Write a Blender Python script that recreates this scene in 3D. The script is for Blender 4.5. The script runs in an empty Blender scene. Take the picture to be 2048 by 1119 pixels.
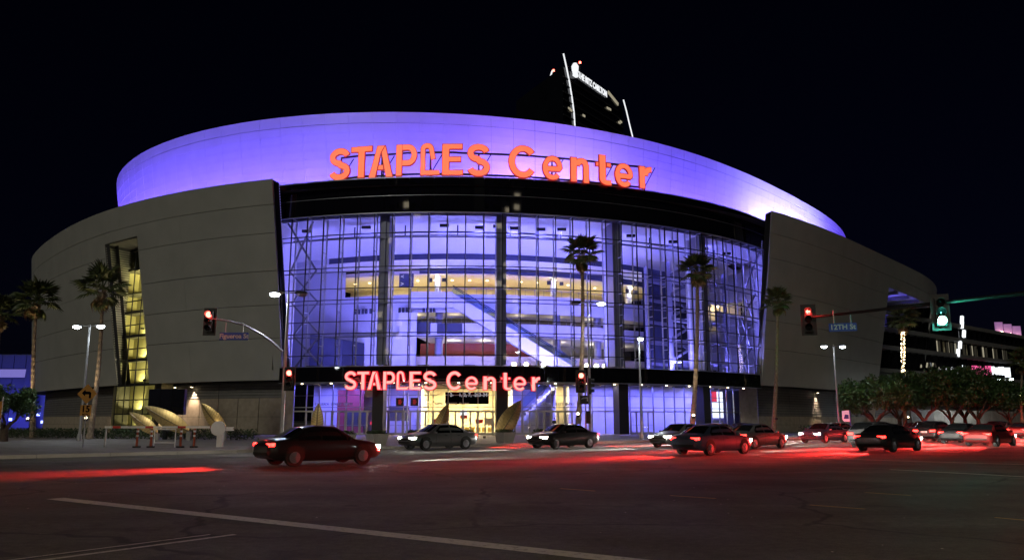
import bpy, bmesh, math, random
import numpy as np
from mathutils import Vector, Matrix
random.seed(7)
C = bpy.context.scene.collection
S = bpy.context.scene
sin, cos, pi, rad = math.sin, math.cos, math.pi, math.radians
# ------------------------------------------------------------------ camera
CAMZ, FPX, PITCH = 1.65, 1565.0, math.atan2(280.5, 1565.0)
cam = bpy.data.cameras.new('camera'); camo = bpy.data.objects.new('camera', cam); C.objects.link(camo)
camo.location = (0, 0, CAMZ); camo.rotation_euler = (pi/2 + PITCH, 0, 0)
cam.sensor_width = 36; cam.lens = FPX*36/2048; cam.clip_end = 6000; cam.clip_start = .1
S.camera = camo
# ------------------------------------------------------------------ world: night sky, faint city glow
W = bpy.data.worlds.new('World'); S.world = W; W.use_nodes = True
nt = W.node_tree; bg = nt.nodes['Background']
sk = nt.nodes.new('ShaderNodeTexSky'); sk.sky_type = 'NISHITA'; sk.sun_disc = False
sk.sun_elevation = rad(25); sk.sun_rotation = rad(200)
tint = nt.nodes.new('ShaderNodeMixRGB'); tint.blend_type = 'MULTIPLY'; tint.inputs[0].default_value = 1
tint.inputs[2].default_value = (.22, .20, .62, 1)
nt.links.new(sk.outputs[0], tint.inputs[1]); nt.links.new(tint.outputs[0], bg.inputs[0])
bg.inputs[1].default_value = .0009
# added wall fill in place of city glow: one weak, broad sun lamp
sun = bpy.data.lights.new('fill_sun', 'SUN'); sun.energy = .40; sun.angle = rad(8); sun.color = (1, .97, .80)
suno = bpy.data.objects.new('fill_sun', sun); C.objects.link(suno); suno.rotation_euler = (rad(62), 0, rad(-24))
S.view_settings.view_transform = 'Standard'; S.view_settings.look = 'None'
S.view_settings.exposure = 0; S.view_settings.gamma = 1; S.view_settings.use_curve_mapping = False
S.render.engine = 'CYCLES'
cy = S.cycles; cy.use_denoising = True; cy.max_bounces = 6; cy.diffuse_bounces = 3; cy.glossy_bounces = 3
cy.transparent_max_bounces = 24; cy.transmission_bounces = 4; cy.sample_clamp_indirect = 3; cy.sample_clamp_direct = 0
cy.caustics_reflective = False; cy.caustics_refractive = False
# ------------------------------------------------------------------ geometry helpers
def ray(px, py):
    x = px-1024; y = 559.5-py
    return Vector((x, FPX*cos(PITCH)-y*sin(PITCH), y*cos(PITCH)+FPX*sin(PITCH)))
def atY(px, py, Y):
    r = ray(px, py); return r*(Y/r.y)+Vector((0, 0, CAMZ))
def atZ(px, py, z):
    r = ray(px, py); return r*((z-CAMZ)/r.z)+Vector((0, 0, CAMZ))
U = Vector((.777, .629, 0)); V = Vector((-.629, .777, 0))     # along and across the main street
UA = math.atan2(.629, .777)
def uv(u, v, z=0): return U*u+V*v+Vector((0, 0, z))

class MB:
    """collects faces; build() links them as one mesh object"""
    def __init__(s): s.v = []; s.f = []; s.m = []
    def face(s, pts, mi=0):
        n = len(s.v); s.v += [tuple(p) for p in pts]; s.f.append(tuple(range(n, n+len(pts)))); s.m.append(mi); return s
    def grid(s, rows, mi=0, closed=False):
        n = len(s.v); w = len(rows[0])
        for r in rows: s.v += [tuple(p) for p in r]
        for i in range(len(rows)-1):
            for j in range(w if closed else w-1):
                k = (j+1) % w
                s.f.append((n+i*w+j, n+i*w+k, n+(i+1)*w+k, n+(i+1)*w+j)); s.m.append(mi)
        return s
    def box(s, c, d, M=None, mi=0):
        """box centred c, full sizes d, optional 3x3 rotation M"""
        c = Vector(c); n = len(s.v)
        for x in (-.5, .5):
            for y in (-.5, .5):
                for z in (-.5, .5):
                    p = Vector((x*d[0], y*d[1], z*d[2])); p = M @ p if M else p
                    s.v.append(tuple(c+p))
        for f in ((0,1,3,2),(4,6,7,5),(0,4,5,1),(2,3,7,6),(0,2,6,4),(1,5,7,3)):
            s.f.append(tuple(n+i for i in f)); s.m.append(mi)
        return s
    def bar(s, a, b, w, h=None, mi=0, up=(0,0,1)):
        a = Vector(a); b = Vector(b); h = h or w; d = b-a; L = d.length
        if L < 1e-6: return s
        d /= L; x = d.cross(Vector(up))
        if x.length < 1e-3: x = d.cross(Vector((0,1,0)))
        x.normalize(); y = x.cross(d)
        M = Matrix((x, d, y)).transposed()
        return s.box((a+b)/2, (w, L, h), M, mi)
    def tube(s, pts, rs, n=8, mi=0, caps=True):
        pts = [Vector(p) for p in pts]
        if not hasattr(rs, '__len__'): rs = [rs]*len(pts)
        rows = []; ref = None
        for i, p in enumerate(pts):
            d = (pts[min(i+1, len(pts)-1)]-pts[max(i-1, 0)]).normalized()
            if ref is None: ref = d.cross(Vector((0,0,1)) if abs(d.z) < .9 else Vector((0,1,0))).normalized()
            x = (ref-d*ref.dot(d)).normalized(); ref = x; y = d.cross(x)
            rows.append([p+(x*cos(2*pi*k/n)+y*sin(2*pi*k/n))*rs[i] for k in range(n)])
        s.grid(rows, mi, True)
        if caps:
            s.face(rows[0][::-1], mi); s.face(rows[-1], mi)
        return s
    def disc(s, c, nrm, r, n=14, mi=0, dome=0):
        c = Vector(c); nrm = Vector(nrm).normalized()
        x = nrm.cross(Vector((0,0,1)) if abs(nrm.z) < .9 else Vector((0,1,0))).normalized(); y = nrm.cross(x)
        ring = [c+(x*cos(2*pi*k/n)+y*sin(2*pi*k/n))*r for k in range(n)]
        if dome:
            for k in range(n): s.face([ring[k], ring[(k+1) % n], c+nrm*dome], mi)
        else: s.face(ring, mi)
        return s
    def prism(s, poly, fn, d0, d1, mi=0, side=None):
        """poly in 2D; fn(x,y,d) -> point"""
        side = mi if side is None else side
        s.face([fn(x, y, d0) for x, y in poly], mi); s.face([fn(x, y, d1) for x, y in poly][::-1], side)
        for i in range(len(poly)):
            a = poly[i]; b = poly[(i+1) % len(poly)]
            s.face([fn(*a, d0), fn(*a, d1), fn(*b, d1), fn(*b, d0)], side)
        return s
    def mesh(s, name, smooth=False):
        me = bpy.data.meshes.new(name); me.from_pydata(s.v, [], s.f)
        if any(s.m): me.polygons.foreach_set('material_index', s.m)
        if smooth: me.polygons.foreach_set('use_smooth', [True]*len(s.f))
        me.update(); return me
    def build(s, name, mats, parent=None, smooth=False, **k):
        return link(name, s.mesh(name, smooth), mats, parent, **k)
def link(name, me, mats=None, parent=None, label=None, cat=None, group=None, kind=None):
    if mats is not None and not me.materials:
        for m in (mats if isinstance(mats, (list, tuple)) else [mats]): me.materials.append(m)
    o = bpy.data.objects.new(name, me); C.objects.link(o)
    if parent: o.parent = parent
    return tag(o, label, cat, group, kind)
def tag(o, label=None, cat=None, group=None, kind=None):
    if label: o['label'] = label
    if cat: o['category'] = cat
    if group: o['group'] = group
    if kind: o['kind'] = kind
    return o
def thing(name, label, cat, loc=(0,0,0), rz=0, group=None):
    o = bpy.data.objects.new(name, None); C.objects.link(o); o.location = loc; o.rotation_euler = (0, 0, rz); o.empty_display_size = .1
    return tag(o, label, cat, group)
def dup(root, loc, rz=0, label=None, sc=1):
    r = root.copy(); C.objects.link(r); r.location = loc; r.rotation_euler = (0, 0, rz); r.scale = (sc, sc, sc)
    if label: r['label'] = label
    for ch in list(root.children):
        c = ch.copy(); C.objects.link(c); c.parent = r
        for g in list(ch.children):
            d = g.copy(); C.objects.link(d); d.parent = c
    return r
def lamp(kind, loc, energy, color, parent=None, to=None, size=.2, spot=None, blend=.6, sy=None, data=None):
    if data is None:
        data = bpy.data.lights.new('lamp', kind); data.energy = energy; data.color = color
        if kind == 'AREA':
            data.size = size
            if sy: data.shape = 'RECTANGLE'; data.size_y = sy
        else: data.shadow_soft_size = size
        if kind == 'SPOT': data.spot_size = spot; data.spot_blend = blend
    o = bpy.data.objects.new('lamp', data); C.objects.link(o); o.location = loc
    if to is not None: o.rotation_euler = (Vector(to)-Vector(loc)).to_track_quat('-Z', 'Y').to_euler()
    if parent: o.parent = parent
    return o
# ------------------------------------------------------------------ materials
def mat(name, col, rough=.6, metal=0, emit=None, es=0, var=0, scale=2.0, bump=0, bscale=30, spec=.5, coat=0):
    m = bpy.data.materials.new(name); m.use_nodes = True; t = m.node_tree; b = t.nodes['Principled BSDF']
    b.inputs['Base Color'].default_value = (*col, 1); b.inputs['Roughness'].default_value = rough
    b.inputs['Metallic'].default_value = metal; b.inputs['Specular IOR Level'].default_value = spec
    b.inputs['Coat Weight'].default_value = coat
    if emit: b.inputs['Emission Color'].default_value = (*emit, 1); b.inputs['Emission Strength'].default_value = es
    if var or bump: geo = t.nodes.new('ShaderNodeNewGeometry')
    if var:
        n = t.nodes.new('ShaderNodeTexNoise'); n.inputs['Scale'].default_value = scale; n.inputs['Detail'].default_value = 6
        t.links.new(geo.outputs['Position'], n.inputs['Vector'])
        r = t.nodes.new('ShaderNodeMapRange'); r.inputs['From Min'].default_value = .3; r.inputs['From Max'].default_value = .7
        r.inputs['To Min'].default_value = 1-var; r.inputs['To Max'].default_value = 1+var
        t.links.new(n.outputs[0], r.inputs[0])
        mx = t.nodes.new('ShaderNodeVectorMath'); mx.operation = 'SCALE'; mx.inputs[0].default_value = col
        t.links.new(r.outputs[0], mx.inputs['Scale']); t.links.new(mx.outputs[0], b.inputs['Base Color'])
    if bump:
        n2 = t.nodes.new('ShaderNodeTexNoise'); n2.inputs['Scale'].default_value = bscale; n2.inputs['Detail'].default_value = 4
        t.links.new(geo.outputs['Position'], n2.inputs['Vector'])
        bp = t.nodes.new('ShaderNodeBump'); bp.inputs['Strength'].default_value = bump; bp.inputs['Distance'].default_value = .02
        t.links.new(n2.outputs[0], bp.inputs['Height']); t.links.new(bp.outputs[0], b.inputs['Normal'])
    return m
def glass_mat(name, tint=(.95, .96, 1), refl=.10):
    m = bpy.data.materials.new(name); m.use_nodes = True; t = m.node_tree; t.nodes.remove(t.nodes['Principled BSDF'])
    out = t.nodes['Material Output']; tr = t.nodes.new('ShaderNodeBsdfTransparent'); tr.inputs[0].default_value = (*tint, 1)
    gl = t.nodes.new('ShaderNodeBsdfGlossy'); gl.inputs['Roughness'].default_value = .02
    lw = t.nodes.new('ShaderNodeLayerWeight'); lw.inputs[0].default_value = .5      # same from both faces of a pane
    pw = t.nodes.new('ShaderNodeMath'); pw.operation = 'POWER'; pw.inputs[1].default_value = 4.0
    ma = t.nodes.new('ShaderNodeMath'); ma.operation = 'MULTIPLY_ADD'; ma.inputs[1].default_value = .6; ma.inputs[2].default_value = refl*.45
    mx = t.nodes.new('ShaderNodeMixShader')
    t.links.new(lw.outputs['Facing'], pw.inputs[0]); t.links.new(pw.outputs[0], ma.inputs[0]); t.links.new(ma.outputs[0], mx.inputs[0]); t.links.new(tr.outputs[0], mx.inputs[1]); t.links.new(gl.outputs[0], mx.inputs[2])
    t.links.new(mx.outputs[0], out.inputs[0]); return m
def emis(name, col, s): return mat(name, (.02, .02, .02), .4, emit=col, es=s)
M = dict(
 panel=mat('drum_panel', (.72, .73, .76), .38, .25, var=.04, scale=.4),
 wallpan=mat('wall_panel', (.43, .43, .405), .45, .15, var=.07, scale=.35, bump=.05, bscale=3),
 backing=mat('dark_backing', (.03, .03, .035), .8),
 siding=mat('siding', (.16, .155, .15), .6, .2, var=.1, scale=1.5),
 stone=mat('base_stone', (.34, .29, .23), .7, var=.15, scale=2, bump=.1),
 black=mat('fascia_glass', (.006, .006, .008), .03, 0, spec=.8),
 blackmetal=mat('black_metal', (.02, .02, .022), .45, .3),
 steel=mat('blue_steel', (.30, .30, .36), .45, .4),
 alu=mat('mullion', (.34, .35, .40), .35, .7),
 post=mat('post_paint', (.62, .62, .66), .45, .1),
 frame=mat('door_frame', (.42, .41, .38), .35, .6),
 white=mat('interior_plaster', (.72, .72, .74), .75, var=.03, scale=.6),
 ceil=mat('interior_ceiling', (.74, .74, .74), .8),
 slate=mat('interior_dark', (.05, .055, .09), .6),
 beam=mat('interior_beam', (.04, .045, .08), .6),
 maroon=mat('maroon_wall', (.22, .03, .035), .6, var=.1),
 cream=mat('cream_wall', (.68, .60, .42), .7, var=.05),
 glass=glass_mat('curtain_glass'),
 rail_glass=glass_mat('rail_glass', (.75, .85, .95)),
 gray=mat('galvanised', (.36, .37, .38), .45, .6, var=.06, scale=3),
 concrete=mat('concrete', (.30, .28, .25), .85, var=.15, scale=1.2, bump=.15),
 gold=mat('gold_leaf', (.62, .46, .20), .34, .85, var=.12, scale=4, bump=.12, bscale=9),
 golddark=mat('leaf_rib', (.22, .16, .08), .5, .5),
 yellow=mat('sign_yellow', (.42, .19, .012), .5, var=.05),
 signblue=mat('sign_blue', (.03, .075, .42), .45),
 signwhite=mat('sign_white', (.6, .6, .6), .5),
 rubber=mat('rubber', (.015, .015, .015), .85),
 orange=mat('orange_plastic', (.30, .05, .012), .5),
 redpaint=mat('red_paint', (.5, .02, .02), .5),
 whitepaint=mat('white_paint', (.75, .74, .72), .55, var=.06),
 bark=mat('bark', (.09, .065, .045), .9, var=.35, scale=5, bump=.5, bscale=14),
 palmbark=mat('palm_bark', (.24, .18, .125), .9, var=.35, scale=6, bump=.5, bscale=10),
 frond=mat('frond', (.065, .085, .025), .5, var=.4, scale=3),
 deadfrond=mat('dead_frond', (.20, .13, .06), .8, var=.35, scale=4),
 leaf=mat('leaf', (.035, .075, .018), .45, var=.5, scale=2.2),
 hedge=mat('hedge_leaf', (.035, .06, .02), .55, var=.4, scale=5),
 navy=mat('navy_cladding', (.05, .06, .18), .6, var=.1, scale=.2),
 tower=mat('tower_glass', (.010, .011, .016), .12, .2, spec=.6, var=.2, scale=.1),
 towerslab=mat('tower_slab', (.05, .052, .065), .5),
 offgray=mat('far_concrete', (.16, .155, .15), .7, var=.1, scale=.3),
 # lit things
 e_sign=emis('sign_face_orange', (1, .165, .07), 1.3), e_side=emis('sign_return_red', (1, .025, .015), .38),
 e_sign2=emis('sign_face_pink', (1, .43, .385), 1.25), e_side2=emis('sign_halo_red', (1, .012, .03), 1.0),
 e_warm=emis('warm_lamp', (1, .78, .45), 14), e_cool=emis('street_lamp_lens', (.86, .95, 1), 40),
 e_red=emis('red_signal', (1, .10, .07), 11), e_redcore=emis('red_signal_core', (1, .35, .25), 6), e_green=emis('green_signal', (.35, 1, .80), 55),
 e_dim=emis('ped_signal', (.7, .02, .02), .35), e_white=emis('white_strip', (.9, .95, 1), 1.6), e_screen=emis('white_screen', (.85, .93, 1), 1.6),
 e_redscr=emis('red_screen', (.9, .05, .12), .9), e_violet=emis('violet_strip', (.35, .30, 1), .5), e_blueled=emis('blue_led', (.2, .25, 1), 6),
 e_twr=emis('tower_sign', (.95, .97, 1), 1.0), e_pink=emis('pink_sign', (1, .12, .35), 1.1), e_win=emis('lit_window', (.95, .85, .6), .35),
 e_head=emis('headlight', (1, .95, .85), 60), e_tail=emis('tail_light', (1, .02, .015), 14), e_amber=emis('amber_light', (1, .32, .03), 8),
 e_text=emis('white_lettering', (.9, .9, 1), .55), e_yel=emis('yellow_graphic', (1, .55, .08), .55),
)
# ================================================================== SETTING
def asphalt():
    m = mat('asphalt', (.05, .047, .042), .5); t = m.node_tree; b = t.nodes['Principled BSDF']; L = t.links.new
    g = t.nodes.new('ShaderNodeNewGeometry')
    def noise(sc, det=6):
        n = t.nodes.new('ShaderNodeTexNoise'); n.inputs['Scale'].default_value = sc; n.inputs['Detail'].default_value = det
        L(g.outputs['Position'], n.inputs['Vector']); return n.outputs[0]
    def rng(x, a, c, lo, hi):
        r = t.nodes.new('ShaderNodeMapRange'); r.inputs[1].default_value = a; r.inputs[2].default_value = c
        r.inputs[3].default_value = lo; r.inputs[4].default_value = hi; L(x, r.inputs[0]); return r.outputs[0]
    def mul(a, c):
        r = t.nodes.new('ShaderNodeMath'); r.operation = 'MULTIPLY'; L(a, r.inputs[0]); L(c, r.inputs[1]); return r.outputs[0]
    # wear bands along the lanes
    mp = t.nodes.new('ShaderNodeMapping'); mp.inputs['Rotation'].default_value = (0, 0, -UA); mp.inputs['Scale'].default_value = (.03, .55, 1)
    L(g.outputs['Position'], mp.inputs[0]); nb = t.nodes.new('ShaderNodeTexNoise'); nb.inputs['Scale'].default_value = 1; nb.inputs['Detail'].default_value = 4
    L(mp.outputs[0], nb.inputs['Vector'])
    val = mul(mul(rng(noise(.35), .3, .7, .75, 1.25), rng(noise(38, 3), .3, .7, .6, 1.45)), rng(nb.outputs[0], .3, .7, .62, 1.38))
    val = mul(val, rng(noise(7, 5), .3, .7, .72, 1.28))
    sc = t.nodes.new('ShaderNodeVectorMath'); sc.operation = 'SCALE'; sc.inputs[0].default_value = (.064, .060, .052); L(val, sc.inputs['Scale'])
    # chips of aggregate and litter, with sparkle glints painted in as pale colour
    vo = t.nodes.new('ShaderNodeTexVoronoi'); vo.inputs['Scale'].default_value = 1.6; L(g.outputs['Position'], vo.inputs['Vector'])
    chip_glint = rng(vo.outputs['Distance'], .026, .034, 1, 0)
    mx = t.nodes.new('ShaderNodeMixRGB'); L(chip_glint, mx.inputs[0]); L(sc.outputs[0], mx.inputs[1]); mx.inputs[2].default_value = (.7, .68, .6, 1)
    # rectangular repair patches and oil drips
    mp2 = t.nodes.new('ShaderNodeMapping'); mp2.inputs['Rotation'].default_value = (0, 0, -UA); mp2.inputs['Scale'].default_value = (.16, .28, 1); L(g.outputs['Position'], mp2.inputs[0])
    vp = t.nodes.new('ShaderNodeTexVoronoi'); vp.distance = 'CHEBYCHEV'; vp.inputs['Scale'].default_value = 1; L(mp2.outputs[0], vp.inputs['Vector'])
    sx = t.nodes.new('ShaderNodeSeparateXYZ'); L(vp.outputs['Color'], sx.inputs[0])
    pt = mul(rng(sx.outputs[0], .60, .62, 0, .7), rng(vp.outputs['Distance'], .30, .31, 1, 0))
    mq = t.nodes.new('ShaderNodeMixRGB'); L(pt, mq.inputs[0]); L(mx.outputs[0], mq.inputs[1]); mq.inputs[2].default_value = (.022, .021, .02, 1)
    oil = mul(rng(nb.outputs[0], .52, .66, 0, .6), rng(noise(1.3), .5, .62, 0, 1))
    mo = t.nodes.new('ShaderNodeMixRGB'); L(oil, mo.inputs[0]); L(mq.outputs[0], mo.inputs[1]); mo.inputs[2].default_value = (.02, .02, .02, 1); mx = mo
    # cracks sealed with tar
    wp = t.nodes.new('ShaderNodeVectorMath'); wp.operation = 'ADD'
    nz = t.nodes.new('ShaderNodeTexNoise'); nz.inputs['Scale'].default_value = .8; L(g.outputs['Position'], nz.inputs['Vector'])
    L(g.outputs['Position'], wp.inputs[0]); L(nz.outputs['Color'], wp.inputs[1])
    vc = t.nodes.new('ShaderNodeTexVoronoi'); vc.feature = 'DISTANCE_TO_EDGE'; vc.inputs['Scale'].default_value = .13; L(wp.outputs[0], vc.inputs['Vector'])
    crack = mul(rng(vc.outputs['Distance'], .004, .010, 1, 0), rng(noise(.2), .40, .5, 0, .9))
    m2 = t.nodes.new('ShaderNodeMixRGB'); L(crack, m2.inputs[0]); L(mx.outputs[0], m2.inputs[1]); m2.inputs[2].default_value = (.016, .016, .016, 1)
    L(m2.outputs[0], b.inputs['Base Color'])
    L(rng(noise(.5), .3, .7, .62, .82), b.inputs['Roughness']); b.inputs['Specular IOR Level'].default_value = .28
    bp = t.nodes.new('ShaderNodeBump'); bp.inputs['Strength'].default_value = .8; bp.inputs['Distance'].default_value = .012
    L(noise(70, 3), bp.inputs['Height']); L(bp.outputs[0], b.inputs['Normal'])
    return m
M['asphalt'] = asphalt()
def pavement():
    m = mat('paving', (.21, .19, .18), .7); t = m.node_tree; b = t.nodes['Principled BSDF']; L = t.links.new
    g = t.nodes.new('ShaderNodeNewGeometry'); mp = t.nodes.new('ShaderNodeMapping'); mp.inputs['Rotation'].default_value = (0, 0, -UA)
    br = t.nodes.new('ShaderNodeTexBrick'); br.inputs['Scale'].default_value = 1; br.offset = 0
    br.inputs['Brick Width'].default_value = 1.5; br.inputs['Row Height'].default_value = 1.5; br.inputs['Mortar Size'].default_value = .015
    br.inputs['Color1'].default_value = (.23, .21, .20, 1); br.inputs['Color2'].default_value = (.17, .155, .15, 1); br.inputs['Mortar'].default_value = (.06, .06, .06, 1)
    L(g.outputs['Position'], mp.inputs[0]); L(mp.outputs[0], br.inputs[0]); L(br.outputs[0], b.inputs['Base Color']); return m
M['paving'] = pavement()
def paint(col):
    m = mat('worn_paint', col, .6); t = m.node_tree; b = t.nodes['Principled BSDF']; L = t.links.new
    g = t.nodes.new('ShaderNodeNewGeometry'); n = t.nodes.new('ShaderNodeTexNoise'); n.inputs['Scale'].default_value = 9; n.inputs['Detail'].default_value = 9; n.inputs['Roughness'].default_value = .7
    L(g.outputs['Position'], n.inputs['Vector']); r = t.nodes.new('ShaderNodeMapRange'); r.inputs[1].default_value = .52; r.inputs[2].default_value = .68; L(n.outputs[0], r.inputs[0])
    mx = t.nodes.new('ShaderNodeMixRGB'); mx.inputs[1].default_value = (*col, 1); mx.inputs[2].default_value = (.07, .065, .055, 1); L(r.outputs[0], mx.inputs[0]); L(mx.outputs[0], b.inputs['Base Color']); return m
M['pwhite'] = paint((.45, .43, .38)); M['pyellow'] = paint((.42, .25, .02))
MB().face([(-3000,-3000,-.03),(3000,-3000,-.03),(3000,3000,-.03),(-3000,3000,-.03)]).build('ground', mat('far_ground', (.04,.04,.04), .9, var=.2, scale=.05), kind='structure')
KV = 41.0
road = MB().face([uv(-400,-90), uv(900,-90), uv(900,KV), uv(-400,KV)]).build('road', M['asphalt'], kind='structure')
# kerb and raised pavement / plaza beyond it
k = MB()
for i in range(-60, 150):
    u0 = i*3; u1 = u0+2.98
    k.prism([(u0, KV), (u1, KV), (u1, KV+.18), (u0, KV+.18)], lambda x, y, d: uv(x, y, d), .16, -.02)
k.build('kerb', M['concrete'], kind='structure')
MB().face([uv(-400,KV+.19,.15), uv(900,KV+.19,.15), uv(900,500,.15), uv(-400,500,.15)]).build('pavement', M['paving'], kind='structure')
def line(name, p0, p1, w, m, z=.004):
    p0 = Vector((*p0, z)); p1 = Vector((*p1, z)); d = (p1-p0).normalized(); n = Vector((-d.y, d.x, 0))*w/2
    N = max(1, int((p1-p0).length/2)); o = MB()
    for i in range(N):
        a = p0.lerp(p1, i/N); b = p0.lerp(p1, (i+1)/N); o.face([a-n, b-n, b+n, a+n])
    return o.build(name, m, road)
def gz(px, py): p = atZ(px, py, 0); return (p.x, p.y)
line('crosswalk_line', gz(110, 996), (3.2, 8.6), .36, M['pwhite'])
for q in (((1780,938),(2300,966)), ((1520,912),(2300,936))): line('crosswalk_line', gz(*q[0]), gz(*q[1]), .2, M['pwhite'])
line('lane_line', gz(-300, 1171), gz(470, 1068), .10, M['pwhite']); line('lane_line', gz(-300, 1160), gz(420, 1068), .06, M['pwhite'])
for q in (((1620,1009),(1730,1017)), ((1340,990),(1432,996)), ((1730,984),(1822,990)), ((1990,1034),(2110,1045)), ((1120,976),(1190,981))): line('turn_dash', gz(*q[0]), gz(*q[1]), .10, M['pyellow'])
for v in (16, 19.6, 23.1, 26.6):
    for i in range(40, 120): line('lane_dash', tuple(uv(i*4.5+1.5, v)[:2]), tuple(uv(i*4.5+3, v)[:2]), .1, M['pwhite']) if i % 2 and i < 70 else None
line('centre_line', tuple(uv(35, 30.2)[:2]), tuple(uv(400, 30.2)[:2]), .12, M['pyellow']); line('centre_line', tuple(uv(35, 30.5)[:2]), tuple(uv(400, 30.5)[:2]), .12, M['pyellow'])
for v in (34.0, 37.5):
    for i in range(8, 30): line('lane_dash', tuple(uv(i*9+1.5, v)[:2]), tuple(uv(i*9+4.5, v)[:2]), .1, M['pwhite'])

# ================================================================== ARENA
arena = thing('arena', 'huge round arena with glass front glowing violet and grey panelled wings', 'arena', (-1, 82, 0))
def apart(o):       # keep world coordinates under the arena's empty
    return o
AX = Vector((-1, 82, 0))
class AB(MB):
    def build(s, name, mats, parent=None, **k):
        s.v = [(x+1, y-82, z) for x, y, z in s.v]
        return MB.build(s, name, mats, parent or arena, **k)
def sub(name, parent, *a):  # empty-less group part
    pass
CR = [74.018, 3.927, -0.669, 0.718, -13.271, 0.739, -0.793, -0.817, 0.167, 0.379, -0.031]
CW = [101.374, -12.369, -1.602, 11.159, -10.774, -0.84, 1.222, 1.043, -1.657, 1.361, -0.119]
CC = (6.0, 182.0)
def four(c, a): return c[0]+sum(c[2*k-1]*cos(k*a)+c[2*k]*sin(k*a) for k in range(1, 6))
def wallP(a, z, off=0):
    r = four(CW, a)+1.4*math.exp(-((a+1.0)/.16)**2)-4*(27-z)/21.1*(1-.5*math.exp(-((a+1.0)/.25)**2))+off
    return Vector((CC[0]+r*sin(a), CC[1]-r*cos(a), z))
def drumP(a, z, off=0):
    t = (z-27)/15; bul = -1.7+2.5*min(t, .97)
    r = four(CR, a)+.9*math.exp(-((a+1.1)/.25)**2)+bul+off
    return Vector((CC[0]+r*sin(a), CC[1]-r*cos(a), z))
GC = (-7.457, 132.76); GR = 52.19
def g(b, rho, z): return Vector((GC[0]+rho*sin(b), GC[1]-rho*cos(b), z))
def patch(mb, F, a0, a1, z0, z1, n=2, t=.06, tilt=0):
    rows = [[F(a0+(a1-a0)*i/n, z, tilt if z == z0 else 0) for i in range(n+1)] for z in (z0, z1)]
    back = [[F(a0+(a1-a0)*i/n, z, -t) for i in range(n+1)] for z in (z0, z1)]
    mb.grid(rows)
    mb.grid([rows[0][::-1], back[0][::-1]]); mb.grid([rows[1], back[1]])
    mb.face([rows[0][0], rows[1][0], back[1][0], back[0][0]]); mb.face([rows[0][-1], back[0][-1], back[1][-1], rows[1][-1]])
    return mb
def band(mb, F, a0, a1, z0, z1, n=40, off=0, mi=0):
    return mb.grid([[F(a0+(a1-a0)*i/n, z, off) for i in range(n+1)] for z in (z0, z1)], mi)
# --- roof drum: panels in tilted courses
drum = band(AB(), drumP, -pi, pi, 27, 41.6, 120, -.12).build('drum', M['backing'])
ncol, zs = 176, [27+i*1.12 for i in range(13)]
cells = []
for r in range(12):
    for c in range(ncol):
        a = -pi+2*pi*c/ncol; P = drumP(a, zs[r]); vis = -1.2 < a < 1.65 and (zs[r] > 32.5 or a < -.45 or a > .5)
        cells.append((-(P.length if vis else 1e4+P.length), r, c))
cells.sort(reverse=True)
rest = AB(); rp = random.Random(3)
for i, (_, r, c) in enumerate(cells):
    a0 = -pi+2*pi*c/ncol; a1 = a0+2*pi/ncol; gp = .00018
    if i < 296:
        patch(AB(), drumP, a0+gp, a1-gp, zs[r]+.006, zs[r+1]-.006, 2, .1, .026+rp.uniform(-.008, .012)).build('panel', M['panel'], drum)
    else: patch(rest, drumP, a0+gp, a1-gp, zs[r]+.006, zs[r+1]-.006, 1, .1, .026+rp.uniform(-.012, .02))
rest.build('panel', M['panel'], drum, kind='stuff')
rim = AB()
for c in range(ncol):
    a0 = -pi+2*pi*c/ncol; patch(rim, drumP, a0+.0002, a0+2*pi/ncol-.0002, 40.50, 41.9, 1, .6, .0)
rim.build('rim_panel', M['panel'], drum, kind='stuff')
AB().face([drumP(2*pi*i/90, 41.4, -.5) for i in range(90)]).build('roof', M['backing'])
# --- floodlights in the trough behind wall and fascia
fl = bpy.data.lights.new('lamp', 'AREA'); fl.energy = 5600; fl.color = (.135, .072, 1.0); fl.shape = 'RECTANGLE'; fl.size = 3.0; fl.size_y = .5
fh = None
for i in range(38):
    a = -1.45+i*.083
    p = drumP(a, 28.2, 4.2); q = drumP(a, 37.5, 0); d = (q-p).normalized(); t = Vector((cos(a), sin(a), 0))
    n = t.cross(d).normalized()
    Mx = Matrix((t, n, d)).transposed()
    AB().box(p-d*.16, (3.1, .6, .25), Mx).build('floodlight', M['blackmetal'])
    o = lamp('AREA', p, 0, None, data=fl); o.rotation_euler = Matrix((t, -n, -d)).transposed().to_euler()
for a, col, e in ((.62, (.55, .5, 1), 5200), (.78, (.6, .55, 1), 6500), (.92, (.6, .6, 1), 5000), (-.05, (.42, .2, 1), 2600), (.06, (.5, .3, 1), 2400)):   # whiter floods
    p = drumP(a, 28.6, 4.9); q = drumP(a, 38.5, 0)
    AB().box(p-(q-p).normalized()*.3, (.8, .8, .4)).build('floodlight', M['blackmetal'])
    lamp('AREA', p, e, col, to=q, size=.8)
# trough roof between the wall and the drum
tr = AB()
tr.grid([[drumP(-pi+2*pi*i/120, 27, 0) for i in range(121)], [wallP(-pi+2*pi*i/120, 26.2, -1.3) for i in range(121)]])
tr.build('lower_roof', M['backing'])
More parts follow.
